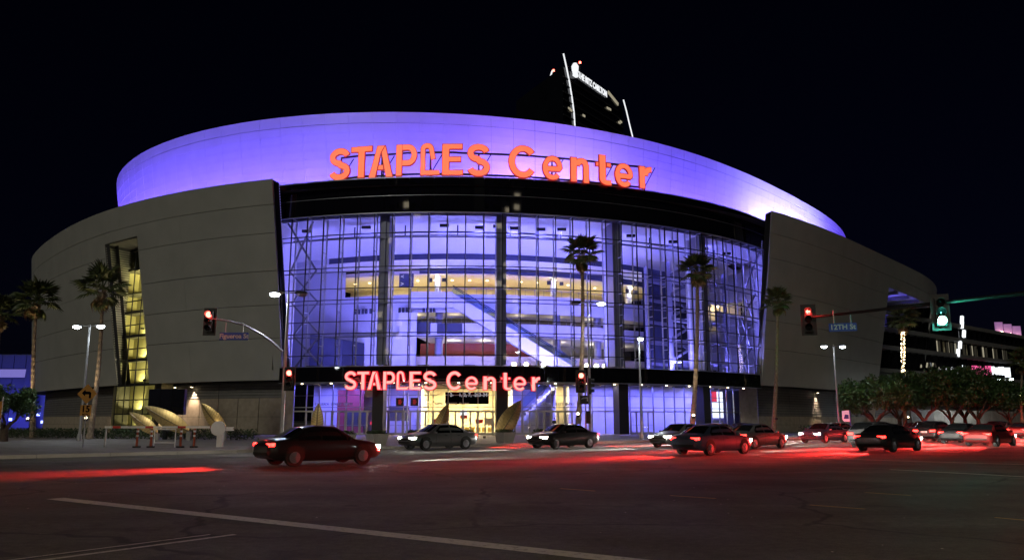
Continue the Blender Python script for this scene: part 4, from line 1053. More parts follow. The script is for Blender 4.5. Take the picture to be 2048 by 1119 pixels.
def street_lamp(label, base, H, heads, e=1300, arm=.55, rpole=.075, lightcol=LED):
    t = thing('street_lamp', label, 'street lamp', base, 0, 'street lamps along the street')
    MB().tube([(0,0,0),(0,0,.5)], [.2,.17], 12).build('base', M['gray'], t)
    MB().tube([(0,0,.4),(0,0,H*.5),(0,0,H+.15)], [rpole*1.5, rpole*1.2, rpole*.8], 10).build('pole', M['gray'], t, smooth=True)
    for ang, lit in heads:
        d = Vector((cos(ang), sin(ang), 0)); MB().bar((0, 0, H), d*arm+Vector((0, 0, H+.05)), .07).build('arm', M['gray'], t)
        head_geo(t, d*arm+Vector((0, 0, H+.05)), ang, lit, t)
        if lit:
            p = Vector(base)+d*(arm+.45)+Vector((0, 0, H-.22)); lamp('SPOT', p, e, lightcol, to=p-Vector((0, 0, 3))+d*.6, size=.18, spot=rad(165), blend=.5)
    return t
def gb(px, py, Y, z=GP): p = atY(px, py, Y); return Vector((p.x, Y, z)), p.z-z
b, H = gb(180, 652, 60); street_lamp('double headed street lamp beside the palm in front of the tall amber slot', b, H, ((pi, 1), (-.25, 1)), 500)
b, H = gb(1667, 692, 82); street_lamp('double headed street lamp lit white in front of the right grey wing', b, H, ((pi, 1), (.1, 1)), 550)
b, H = gb(1176, 606, 60); street_lamp('street lamp with one lit head beside the palm near the entrance sign', b, H, ((pi, 0), (0, 1)), 700)
b, H = gb(2010, 757, 125); street_lamp('far double headed street lamp over the bright green tree', b, H, ((pi, 1), (0, 1)), 4200)
b, H = gb(1278, 678, 66); street_lamp('single street lamp glowing against the glass right of the third column', b, H, ((-pi/2, 1),), 400, .3)
b, H = gb(1148, 790, 86); 
# lamps further along the same streets, outside the frame
for i, (x, y) in enumerate(((-62, 62), (-80, 80), (-30, 6), (9, -14), (-12, -20), (40, 12))):
    street_lamp(['street lamp up the side street left of the palms', 'street lamp by the violet lit hall', 'street lamp on the near left corner', 'street lamp behind the viewer on the near kerb', 'street lamp further behind the viewer', 'street lamp on the near right kerb'][i], (x, y, GP), 9.2, ((pi/2, 1),), (3500, 3500, 9000, 11000, 7000, 4500)[i], 1.2, lightcol=(1, .80, .55) if i < 5 else (.8, .95, .9))

def signal(name, label, c, ang, lit, arrow=False, s=1.0, green=False, group='traffic lights at the junction', bulb=True):
    """three section head centred at c, facing ang (direction it looks)"""
    t = thing('traffic_light', label, 'traffic light', c, ang+pi/2, group)
    MB().box((0, .1, 0), (.34*s, .2, 1.02*s)).build('housing', M['blackmetal'], t)
    MB().box((0, .22, 0), (.62*s, .03, 1.34*s)).build('backplate', M['blackmetal'], t)
    for k in range(3):
        z = (.33-.33*k)*s
        v = MB(); pr = [[(.15*s*cos(rad(a)), y, z+.15*s*sin(rad(a))) for a in range(-20, 201, 20)] for y in (0, -.22*s)]
        v.grid(pr); v.build('visor', M['blackmetal'], t)
        on = (k == 0 and lit == 'r') or (k == 2 and lit == 'g')
        m = (M['e_red'] if not arrow else M['e_redcore']) if on and lit == 'r' else M['e_green'] if on else M['black']
        if on and arrow:
            ln = MB().disc((0, -.01, z), (0, -1, 0), .13*s, 14).build('lens', M['black'], t)
            q = .09*s; ar = [(-q*1.1, 0), (-q*.1, q), (-q*.1, q*.38), (q, q*.38), (q, -q*.38), (-q*.1, -q*.38), (-q*.1, -q)]
            MB().prism(ar, lambda x, y, dd: Vector((x, dd, z+y)), -.05, -.02).build('arrow', M['e_red'], ln)
        else: MB().disc((0, -.02, z), (0, -1, 0), .15*s, 16, dome=.06).build('lens', m, t)
        if on: 
            R = Matrix.Rotation(ang+pi/2, 4, 'Z'); p = Vector(c)+R @ Vector((0, -.34*s, z)); lamp('POINT', p, 45 if lit == 'r' else 160, (1, .04, .03) if lit == 'r' else (.1, 1, .7), size=.1)
    return t
def street_sign(label, c, t, n, text, w, h, ts):
    Mx = Matrix((t, n, Vector((0, 0, 1)))).transposed()
    o = thing('street_sign', label, 'street sign', c); MB().box((0,0,0), (w, .05, h), Mx).build('plate', M['signblue'], o)
    bd = MB()
    for sx, sz, ww, hh in ((0, h/2-.025, w-.04, .015), (0, -h/2+.025, w-.04, .015), (-w/2+.025, 0, .015, h-.06), (w/2-.025, 0, .015, h-.06)): bd.box(t*sx+Vector((0,0,sz))+n*.03, (ww, .01, hh), Mx)
    bd.build('border', M['signblue'], o)
    me = text_mesh(text, ts, .006, ts*.025)
    for v in me.vertices: q = v.co; v.co = t*q.x+Vector((0,0,q.y))+n*(.03+q.z)
    me.materials.clear(); link('lettering', me, M['signwhite'], o)
    for sx in (-w*.3, w*.3): MB().bar(t*sx+Vector((0,0,h/2)), t*sx+Vector((0,0,h/2+.55)), .035).build('bracket', M['gray'], o)
    return o
# left mast: pole, curved arm, luminaire, two heads, street name
pb, Hp = gb(573, 586, 45); pb = Vector((atY(563, 868, 45).x, 45, GP))
mast = thing('signal_pole', 'tall signal pole with curved arm and lamp left of the glass front', 'signal pole', pb)
arm_pts = [atY(565, 702, 45), atY(545, 684, 45), atY(520, 666, 44.9), atY(490, 650, 44.7), atY(460, 642, 44.5), atY(424, 637, 44.3)]
MB().tube([(0,0,0), (0,0,.5)], [.24,.2], 12).build('base', M['gray'], mast)
MB().tube([(0,0,.3), Vector((0,0,5)), Vector((0,0,Hp))], [.13,.11,.07], 10).build('pole', M['gray'], mast, smooth=True)
MB().tube([p-pb for p in arm_pts], [.075,.07,.065,.06,.055,.05], 8).build('mast_arm', M['alu'], mast, smooth=True)
for ang, lit in ((pi, 1), (0, 0)):
    dd = Vector((cos(ang), 0, 0)); MB().bar((0,0,Hp), dd*.35+Vector((0,0,Hp+.03)), .06).build('arm', M['gray'], mast); head_geo(mast, dd*.35+Vector((0,0,Hp+.03)), ang, lit, mast)
p = pb+Vector((-.8, 0, Hp-.2)); lamp('SPOT', p, 1300, LED, to=p-Vector((.4, .3, 3)), size=.15, spot=rad(165), blend=.4)
c = atY(417, 642, 44.2); signal('', 'red traffic light at the tip of the curved arm', c, -pi/2-.0, 'r', s=1.18)
c = atY(578, 757, 44.7); signal('', 'red traffic light on the pole left of the entrance doors', c, -pi/2+.1, 'r', s=1.0)
a = atY(468, 672, 44.5); street_sign('blue Figueroa street name plate hanging under the curved arm', a, Vector((1, .05, 0)).normalized(), Vector((.05, -1, 0)).normalized(), 'Figueroa St', 1.62, .44, .36)
# right mast over the junction
A = atY(1625, 634, 34.7); Bp = Vector((21.6, 22.6, 6.05)); A.z = 6.18
m2 = thing('signal_pole', 'long straight signal arm reaching over the junction from the right', 'signal pole', (Bp.x, Bp.y, GP))
BO = Vector((Bp.x, Bp.y, GP))
MB().tube([(0,0,0),(0,0,7)], [.16,.11], 10).build('pole', M['gray'], m2, smooth=True)
MB().tube([A-BO, A.lerp(Bp, .5)-BO, Bp-BO], [.055,.08,.11], 8).build('mast_arm', M['blackmetal'], m2, smooth=True)
dm = (Bp-A).normalized(); nm = Vector((dm.y, -dm.x, 0)).normalized(); nm = nm if nm.y < 0 else -nm
fa = -pi/2-.38
c = atY(1617, 638, 34.75); signal('', 'traffic light with a red left arrow at the end of the long arm', c, fa, 'r', arrow=True, s=1.05)
# green head: find the point of the arm at that pixel column
best = min(((abs(ray(1880, 622).x/ray(1880, 622).y*A.lerp(Bp, k/400).y-A.lerp(Bp, k/400).x), k) for k in range(401)))[1]; q = A.lerp(Bp, best/400)
signal('', 'green traffic light hanging from the long arm at right', q+Vector((-.12, -.3, -.38)), fa, 'g', s=1.05)
q = A.lerp(Bp, min(((abs(ray(1682, 622).x/ray(1682, 622).y*A.lerp(Bp, k/400).y-A.lerp(Bp, k/400).x), k) for k in range(401)))[1]/400)
tt = Vector((cos(fa+pi/2), sin(fa+pi/2), 0)); street_sign('blue 12th street name plate hanging under the long arm', q+Vector((0,-.05,-.58)), tt, Vector((cos(fa), sin(fa), 0)), '12TH St', 1.12, .36, .30)
# signal on a post before the doors, with lane-use arrow plate
b, H = gb(1166, 762, 58); b.x = atY(1172, 868, 58).x
ps = thing('signal_post', 'short signal post by the palm in front of the entrance doors', 'signal post', b)
MB().tube([(0,0,0),(0,0,H+.6)], .065, 8).build('post', M['gray'], ps, smooth=True)
cc = MB().box((.16, -.1, H-2.6), (.3, .3, .9)).build('control_box', M['blackmetal'], ps)
MB().box((-.1, -.12, H-1.35), (.62, .04, .62)).build('turn_plate', M['blackmetal'], ps)
MB().prism([(-.34,-1.3),(-.16,-1.16),(-.16,-1.24),(.1,-1.24),(.1,-1.44),(.16,-1.44),(.16,-1.16),(-.0,-1.16)], lambda x, y, dd: Vector((x, dd, H+y)), -.155, -.145).build('turn_arrow', M['signwhite'], ps)
signal('', 'red traffic light on the short post right of the entrance sign', b+Vector((-.30, -.15, H)), -pi/2+.0, 'r', s=1.25)
signal('', 'dark side facing traffic light on the short post beside the entrance sign', b+Vector((.42, 0, H-.35)), 0, None, s=1.15)
# pedestrian signals
b, H = gb(815, 803, 46)
pp_ = thing('pedestrian_signal_post', 'post carrying two dim pedestrian signals before the doors', 'signal post', b)
MB().tube([(0,0,0),(0,0,H+.5)], .055, 8).build('post', M['gray'], pp_, smooth=True); MB().bar((-.5,0,H+.38),(.5,0,H+.38),.05).build('crossbar', M['gray'], pp_)
for k, sx in enumerate((-.42, .42)):
    t = thing('pedestrian_signal', ['left pedestrian signal with a dim red hand', 'right pedestrian signal with a dim red hand'][k], 'pedestrian signal', b+Vector((sx, -.1, H)), 0, 'pedestrian signals')
    MB().box((0,0,0), (.44,.22,.46)).build('housing', M['blackmetal'], t)
    hb = MB().box((0,-.13,-.07), (.15,.02,.14))
    for q in range(4): hb.box((-.06+.04*q, -.13, .075), (.03,.02,.13))
    hb.bar((.08,-.13,-.06), (.125,-.13,.03), .035); hb.build('hand_symbol', M['e_dim'], t)
# left-turn warning sign
b, H = gb(168, 787, 45); b.x = atY(168, 868, 45).x
ws = thing('warning_sign', 'yellow diamond turn sign with a 15 plate on a post', 'road sign', b)
MB().tube([(0,0,0),(0,0,H+.6)], .04, 8).build('post', M['gray'], ws)
r_ = .56; MB().prism([(-r_,0),(0,-r_),(r_,0),(0,r_)], lambda x, y, dd: Vector((x, dd, H+y)), -.08, -.05).build('diamond_plate', M['yellow'], ws)
MB().prism([(-.30,.05),(-.1,.24),(-.1,.13),(.16,.13),(.24,.05),(.24,-.24),(.12,-.24),(.12,-.03),(-.1,-.03),(-.1,-.14)], lambda x, y, dd: Vector((x, dd, H+y)), -.095, -.085).build('arrow_symbol', M['black'], ws)
MB().box((0,-.06,H-.92), (.62,.03,.6)).build('speed_plate', M['yellow'], ws)
me = text_mesh('15', .5, .005, .012); 
for v in me.vertices: q = v.co; v.co = Vector((q.x, -.085-q.z, H-.86+q.y))
me.materials.clear(); link('lettering', me, M['black'], ws)
me = text_mesh('M.P.H.', .12, .004, .003)
for v in me.vertices: q = v.co; v.co = Vector((q.x, -.085-q.z, H-1.15+q.y))
me.materials.clear(); link('lettering', me, M['black'], ws)
b, H = gb(4, 812, 40); ws2 = thing('warning_sign', 'second yellow sign cut off by the left frame edge', 'road sign', b)
MB().tube([(0,0,0),(0,0,H+.5)], .04, 8).build('post', M['gray'], ws2); MB().box((-.35,-.06,H-.2), (.75,.03,.9)).build('plate', M['yellow'], ws2)
# dark video board
b, H = gb(333, 803, 64)
vb = thing('video_board', 'black switched off video board on a post before the left wing', 'video board', b)
w_ = (369-298)/FPX*64; hh = (828-778)/FPX*64
MB().box((0, .2, H), (w_, .5, hh)).build('cabinet', M['blackmetal'], vb)
for i in range(3):
    for j in range(2): MB().box((-w_/3+w_/3*i, -.075, H-hh/4+hh/2*j), (w_/3-.03, .05, hh/2-.03)).build('panel', M['black'], vb)
MB().tube([(0,.2,0),(0,.2,H-hh/2)], .2, 10).build('post', M['blackmetal'], vb)
# parking barrier
b = Vector((atY(441, 870, 46).x, 46, GP))
bg_ = thing('barrier_gate', 'white parking barrier with a round head and long arm', 'barrier', b)
MB().box((0, 0, .55), (.32, .3, 1.1)).build('cabinet', M['whitepaint'], bg_); MB().box((.3, -.05, 1.02), (.9, .12, .22)).build('counterweight', M['whitepaint'], bg_)
MB().tube([(-.1, -.2, 1.05), (-.1, -.12, 1.05)], .42, 20).build('round_head', M['whitepaint'], bg_)
L = b.x-atY(215, 860, 46).x
for k in range(14):
    MB().bar((-.1-L*k/14, -.16, 1.12), (-.1-L*(k+1)/14+.01, -.16, 1.12), .05, .12).build('arm_section', M['whitepaint'] if k % 4 else M['redpaint'], bg_)
MB().tube([(-L, -.16, 0), (-L, -.16, 1.05)], .06, 8).build('arm_rest', M['gray'], bg_)
for k, px in enumerate((362, 389, 303, 275)):
    p = Vector((atY(px, 870, 45).x, 45, GP)); t = thing('delineator', ['orange delineator post under the barrier arm nearest the round head', 'orange delineator post under the barrier arm beside the frame', 'orange delineator post below the video board', 'orange delineator post left of the video board'][[1,0,2,3][k]], 'delineator', p, 0, 'orange delineators')
    MB().tube([(0,0,0),(0,0,.08)], .22, 10).build('base', M['rubber'], t); MB().tube([(0,0,.08),(0,0,1.05)], [.07,.05], 10).build('post', M['orange'], t)
    for z in (.6, .85): MB().tube([(0,0,z),(0,0,z+.1)], .075, 10).build('reflective_band', M['signwhite'], t)
p = Vector((atY(330, 870, 45.5).x, 45.5, GP)); t = thing('crowd_barrier', 'white tubular frame standing behind the barrier arm', 'barrier', p)
for a, b_ in (((-.6,0,0),(-.6,0,1.0)), ((.6,0,0),(.6,0,1.0)), ((-.6,0,1.0),(.6,0,1.0)), ((-.6,0,.25),(.6,0,.25))): MB().tube([a, b_], .03, 6).build('tube', M['whitepaint'], t)
# blue stop sign
b, H = gb(1692, 831, 72); t = thing('stop_sign', 'blue and white transit sign panel on a blue post by the right lamp', 'sign', b)
MB().tube([(.35,0,0),(.35,0,H+.5)], .07, 8).build('post', M['signblue'], t)
MB().prism([(-.35,-.35),(-.2,-.5),(.28,-.5),(.28,.5),(-.35,.45)], lambda x, y, dd: Vector((x, dd, H+y)), -.06, .0).build('plate', mat('stop_panel', (.55,.65,.8), .5, emit=(.5,.65,.9), es=.25), t)
MB().prism([(-.25,-.25),(.2,-.25),(.2,.1),(-.1,.15)], lambda x, y, dd: Vector((x, dd, H+y)), -.08, -.065).build('emblem', M['signblue'], t)
# planters with clipped hedges
def leaf_cloud(n, fn, size, rnd, flat=.5):
    mb = MB()
    for i in range(n):
        p = fn(rnd); d = Vector((rnd.gauss(0,1), rnd.gauss(0,1), rnd.gauss(0,1)+.3)).normalized(); x = d.cross(Vector((rnd.gauss(0,1), rnd.gauss(0,1), rnd.gauss(0,1)))).normalized(); y = d.cross(x)
        s_ = size*rnd.uniform(.6, 1.4); mb.face([p-x*s_, p-y*s_*.45, p+x*s_, p+y*s_*.45+d*s_*.15])
    return mb
r1 = random.Random(11)
hedge_me = leaf_cloud(900, lambda r: Vector((r.uniform(-.5, .5), r.uniform(-.5, .5), .66+r.uniform(-.05, .2)+.06*math.sin(7*r.random()))), .055, r1).mesh('hedge')
hedge_me.materials.append(M['hedge'])
pot = MB(); rows = [[Vector((x*w, y*w, z)) for x, y in ((-1,-1),(1,-1),(1,1),(-1,1))] for w, z in ((.40, 0), (.52, .62), (.55, .64), (.55, .7), (.49, .7), (.47, .62))]
pot.grid(rows, 0, True); pot.face(rows[-1]); pot_me = pot.mesh('pot'); pot_me.materials.append(M['concrete'])
for k, px in enumerate((689, 754, 832, 929, 1010, 1085)):
    v_ = 43.0; r = ray(px, 860); kk = v_/(r.x*V.x+r.y*V.y); P = r*kk
    t = thing('planter', ['square hedge planter left of the palm pot row', 'square hedge planter under the white name board', 'square hedge planter beneath the slim pedestrian signals', 'square hedge planter in front of the yellow lit doors', 'square hedge planter below the leaf by the second column', 'square hedge planter beneath the last letters of the entrance sign'][k], 'planter', (P.x, P.y, GP), UA, 'planters along the kerb')
    link('pot', pot_me, None, t); link('hedge', hedge_me, None, t)
# leaf sculptures
def leaf_sculpture(label, base, tip, w, fold=.25, two=True, up=None, yaw=0):
    base, tip = Vector(base), Vector(tip); ax = tip-base; L = ax.length; ax.normalize(); sd = ax.cross(Vector((sin(yaw), -cos(yaw), 0))).normalized(); nn = sd.cross(ax)
    t = thing('leaf_sculpture', label, 'sculpture', base, 0, 'golden leaf sculptures'); N = 14
    for sg_ in (-1, 1):
        rows = []
        for i in range(N+1):
            q = i/N; ww = w*(sin(pi*min(1, q**.8))**.75)+.015; bow = .35*w*sin(pi*q)
            rows.append([ax*L*q+sd*sg_*ww*s_+nn*(fold*ww*(s_**1.6)*-1+bow) for s_ in (0.03, .35, .7, 1)])
        o = MB(); o.grid(rows); o.grid([[p-nn*.05 for p in r][::-1] for r in rows])
        o.grid([[r[-1] for r in rows], [r[-1]-nn*.05 for r in rows]]); o.build('leaf_half', M['gold'], t, smooth=True)
        for q in range(2, N-1, 1): 
            r = rows[q]; r2 = rows[min(N, q+1)]; o = MB(); o.bar(r[0]+nn*.012, r2[-1]+nn*.012, .014, .02).build('vein', M['golddark'], t)
    o = MB(); pts = [ax*L*i/N+nn*(.35*w*sin(pi*i/N)+.04) for i in range(N+1)]; o.tube(pts, [.07]+[.05]*(N-1)+[.02], 6).build('spine', M['golddark'], t)
    f = MB().box((0, 0, (GP-base.z)/2+.0), (.3, .3, max(.1, base.z-GP))).build('foot', M['concrete'], t)
    bpt = base+Vector((-.9, -1.5, .1)); lamp('SPOT', bpt, 130, (1, .82, .5), to=(base+tip)/2, size=.08, spot=rad(70))
    MB().box(bpt-base-Vector((0, 0, .05)), (.2, .2, .15)).build('uplight', M['blackmetal'], t)
    return t
def at2(px, py, Y): return atY(px, py, Y)
leaf_sculpture('upright narrow golden leaf before the left door bay', at2(633, 876, 55), at2(637, 806, 55), .42)
leaf_sculpture('slim golden leaf leaning right before the yellow lit doors', at2(871, 868, 56), at2(897, 806, 56.5), .40, yaw=.5)
leaf_sculpture('broad golden leaf leaning right before the second column', at2(996, 874, 56), at2(1042, 800, 57), .62, yaw=.2)
leaf_sculpture('golden leaf leaning left by the round barrier head', at2(449, 862, 60), at2(403, 806, 60), .55, yaw=-.3)
leaf_sculpture('low golden leaf reclining under the video board', at2(378, 862, 61), at2(290, 812, 61.5), .62, yaw=-.2)
leaf_sculpture('low golden leaf reclining before the amber slot', at2(315, 866, 62), at2(259, 824, 62.5), .5, yaw=-.2)
# ================================================================== PALMS
def frond_mesh(kind, rnd, m):
    mb = MB(); L = rnd.uniform(.85, 1.05); R = rnd.uniform(.95, 1.15); n = 15
    mb.tube([(0,0,0), (L*.5,0,.05), (L,0,0)], [.03,.022,.014], 4)
    drp = .12 if kind == 0 else .5
    for k in range(n):
        a0 = rad(-105+210*k/n); a1 = rad(-105+210*(k+1)/n); am = (a0+a1)/2; rr = R*(1-.22*abs(am)/1.8)*rnd.uniform(.9, 1.05)
        c = Vector((L*.97, 0, 0)); f = .62
        p0 = c+Vector((cos(a0), sin(a0), 0))*rr*f+Vector((0,0,-.05-drp*.2)); p1 = c+Vector((cos(a1), sin(a1), 0))*rr*f+Vector((0,0,-.05-drp*.2)); pm = c+Vector((cos(am), sin(am), 0))*rr*f+Vector((0,0,.02-drp*.2))
        tip = c+Vector((cos(am), sin(am), 0))*rr+Vector((0,0,-drp-rnd.uniform(.05,.2)))
        mb.face([c, p0, pm]); mb.face([c, pm, p1]); mb.face([p0, tip, pm]); mb.face([pm, tip, p1])
    me = mb.mesh('frond'); me.materials.append(m); return me
rp = random.Random(21)
FR = [frond_mesh(0, rp, M['frond']) for _ in range(4)]; FD = [frond_mesh(1, rp, M['deadfrond']) for _ in range(3)]
def palm(label, base, top, crown, nf=34, green=None, e=330, wrap=False, tcol=(1, .75, .45), rt=.17, seed=0):
    rnd = random.Random(100+seed); base = Vector(base); top = Vector(top)-base
    t = thing('palm_tree', label, 'palm tree', base, 0, 'palm trees around the arena')
    N = 46; pts, rs = [], []
    bend = Vector((rnd.uniform(-.25, .25), rnd.uniform(-.2, .2), 0))
    for i in range(N+1):
        q = i/N; pts.append(top*q+bend*sin(pi*q)); rs.append((rt*(1.25-.55*q)+.10*math.exp(-q*14)+(.05 if q > .94 else 0))*(1+(.10 if i % 2 else -.06)))
    MB().tube(pts, rs, 9).build('trunk', M['palmbark'], t)
    # boot of cut stalks under the crown
    bt = MB()
    for i in range(46):
        a = rnd.uniform(0, 2*pi); z = -rnd.uniform(.05, 1.0)*crown*.24; d = Vector((cos(a), sin(a), 0)); p = top+Vector((0, 0, z)); r0 = rt*.8
        bt.bar(p+d*r0*.6, p+d*(r0+.22+.12*(1+z))+Vector((0,0,.28)), .09, .04)
    bt.build('boot', M['palmbark'], t)
    for i in range(nf):
        old = i < nf*.2
        az = i*2.399963+rnd.uniform(-.2, .2); el = rnd.uniform(-80, -45) if old else -30+115*((i-nf*.2)/(nf*.8))**.85+rnd.uniform(-8, 8)
        me = rnd.choice(FD if old and rnd.random() < .75 else FR); o = bpy.data.objects.new('frond', me); C.objects.link(o); o.parent = t
        o.location = top+Vector((0, 0, .05*crown*(1 if not old else 0))); s_ = crown*.30*rnd.uniform(.85, 1.1)*(.8 if old else 1); o.scale = (s_, s_, s_)
        o.rotation_euler = (Matrix.Rotation(az, 3, 'Z') @ Matrix.Rotation(-rad(el), 3, 'Y') @ Matrix.Rotation(rnd.uniform(-.3, .3), 3, 'X')).to_euler()
    # uplight strapped to the trunk
    if e:
        col = green or tcol
        f0 = base+top*.13+Vector((-.05, -.75, .1)); MB().box(f0-base-Vector((0,0,.15)), (.22, .22, .2)).bar(f0-base-Vector((0,0,.15)), top*.13, .05).build('uplight', M['blackmetal'], t)
        if not green: MB().disc(f0-base+Vector((0, -.02, .0)), (0, -1, .5), .11, dome=.03).build('uplight_lens', M['e_warm'], t)
        lamp('SPOT', f0+Vector((0,0,.05)), e, col, to=base+top*1.0+Vector((0,-.1,.6)), size=.06, spot=rad(24 if not green else 14), blend=.6)
    if wrap:
        fl_ = MB()
        for i in range(190):
            q = rnd.uniform(.22, .9); a = rnd.uniform(0, 2*pi); p = top*q+bend*sin(pi*q)+Vector((cos(a), sin(a), 0))*(rt*1.15); fl_.box(p, (.06,.06,.06))
        fl_.build('fairy_lights', M['e_warm'], t, kind='stuff')
    return t
def pl(label, tx, ty, bx, Y, crown, seed, **k):
    tp_ = atY(tx, ty, Y); bs = Vector((atY(bx, 865, Y).x, Y, GP)); return palm(label, bs, tp_, crown, seed=seed, **k)
pl('uplit palm tree cut by the left frame edge', 0, 630, -12, 72, 3.6, 1, e=3000)
pl('uplit palm tree left of the grey wing at the corner', 73, 604, 67, 70, 3.9, 2, e=4200)
pl('uplit palm tree with loose crown before the amber slot', 205, 583, 180, 66, 4.3, 3, e=4200, nf=26)
pl('tall palm tree standing left of the lamp near the third column', 1164, 512, 1154, 62, 3.2, 4, e=2200)
pl('tall palm tree before the glass with a skirt of dead leaves', 1394, 545, 1382, 66, 3.2, 5, e=2600)
pl('palm tree with a green lit trunk before the right wing', 1556, 606, 1547, 78, 3.1, 6, green=(.2, 1, .25), e=1500)
pl('palm tree with fairy lights wound round its trunk', 1806, 642, 1812, 98, 3.9, 7, e=3000, wrap=True)
pl('far palm tree at the right frame edge', 2046, 725, 2046, 120, 4.2, 8, e=4000)
# ================================================================== STREET TREES
def tree(label, base, H, R, seed, n=7500, sz=.2, trunks=3, e=0):
    rnd = random.Random(seed); t = thing('street_tree', label, 'tree', base, 0, 'round street trees')
    hb = H*.30; o = MB(); lims = []
    o.tube([(0,0,-.1),(.05,0,hb*.5),(0,0,hb*.75)], [.34,.26,.24], 9)
    for k in range(trunks+2):
        a = 2*pi*k/(trunks+2)+rnd.uniform(-.4,.4); e1 = Vector((cos(a)*R*.35, sin(a)*R*.35, hb*1.25)); e2 = Vector((cos(a+.3)*R*.62, sin(a+.3)*R*.62, H*.68))
        o.tube([(0,0,hb*.62), e1*.6+Vector((0,0,hb*.35)), e1, e2], [.16,.12,.09,.03], 7); lims.append(e2)
    o.build('trunk', M['bark'], t, smooth=True)
    cl = []
    for k in range(26):
        a = rnd.uniform(0, 2*pi); q = math.sqrt(rnd.random()); ph = rnd.uniform(-.25, 1)
        cl.append((Vector((cos(a)*R*.78*q, sin(a)*R*.78*q, H*.60+(H*.32)*ph*(1-q*q*.5))), rnd.uniform(.22, .38)*R))
    def fn(r):
        c, s_ = r.choice(cl); d = Vector((r.gauss(0,1), r.gauss(0,1), r.gauss(0,1))).normalized(); return c+d*s_*(r.random()**.25)*Vector((1,1,.75)).length/1.6
    leaf_cloud(n, fn, sz, rnd).build('crown', M['leaf'], t)
    return t
def tr_(label, px, Y, top, hw, seed, **k):
    b = Vector((atY(px, 860, Y).x, Y, GP)); H = atY(px, top, Y).z-GP; return tree(label, b, H, hw/FPX*Y, seed, **k)
tr_('wide round street tree right of the blue transit sign', 1752, 88, 752, 76, 1, n=7000)
tr_('dark street tree beside the fairy light palm', 1850, 93, 742, 66, 2)
tr_('dark street tree below the green signal', 1905, 100, 738, 64, 3)
tr_('dark street tree left of the brightly lit tree', 1958, 108, 742, 62, 4)
tr_('bright lamp lit green tree at the right frame edge', 2022, 122, 764, 56, 5, n=6500, sz=.2)
tr_('dark street tree filling the gap behind the round tree', 1800, 104, 736, 72, 11)
tr_('dark street tree filling the gap under the lit office', 1932, 116, 728, 70, 12)
tr_('last street tree beyond the right frame edge', 2095, 120, 760, 56, 6)
b = Vector((atY(8, 860, 58).x, 58, GP)); tree('dark round tree in the left corner by the violet hall', b, 4.0, 2.2, 9, n=4500, sz=.12)
b = Vector((atY(-60, 860, 62).x, 62, GP)); tree('dark tree cut off by the left edge', b, 4.4, 2.4, 10, n=3000, sz=.13)
# low hedge along the plaza
o = leaf_cloud(9000, lambda r: Vector((r.uniform(-17, 17), r.uniform(-.6, .6), r.uniform(.1, .75)+.12*sin(9*r.random()))), .09, random.Random(4))
hd = o.build('hedge', M['hedge'], None, label='low clipped hedge along the foot of the left grey wing', cat='hedge'); hd.location = (-36, 68, GP); hd.rotation_euler = (0, 0, -.35)
o = leaf_cloud(4500, lambda r: Vector((r.uniform(-9, 9), r.uniform(-.6, .6), r.uniform(.1, .9)+.12*sin(9*r.random()))), .09, random.Random(6))
hd = o.build('hedge', M['hedge'], None, label='low dark hedge before the right grey wing', cat='hedge'); hd.location = (38, 92, GP); hd.rotation_euler = (0, 0, .75)
# ================================================================== CARS, at rest in their lanes
STN = {'sedan': [(-2.30,.46,.70,.73,.66,.60),(-2.24,.36,.80,.88,.80,.72),(-2.08,.27,.87,.97,.88,.78),(-1.62,.21,.90,1.01,.91,.76),(-.92,.19,.91,1.385,.91,.61),(-.35,.19,.905,1.455,.92,.63),(.35,.19,.895,1.43,.92,.62),(1.12,.19,.88,.985,.91,.76),(1.62,.21,.83,.925,.90,.76),(2.02,.25,.74,.82,.85,.70),(2.22,.32,.64,.69,.76,.62),(2.30,.42,.55,.57,.62,.5)],
 'suv': [(-2.24,.46,.80,.86,.72,.66),(-2.19,.36,.90,1.02,.86,.74),(-2.05,.29,.94,1.22,.90,.68),(-1.70,.24,.95,1.50,.92,.64),(-.95,.22,.95,1.575,.93,.65),(-.2,.22,.94,1.585,.93,.65),(.42,.22,.93,1.53,.93,.64),(1.14,.22,.93,1.06,.92,.76),(1.62,.24,.90,1.0,.91,.78),(2.02,.29,.82,.90,.87,.74),(2.22,.36,.70,.76,.80,.66),(2.30,.46,.60,.63,.68,.55)]}
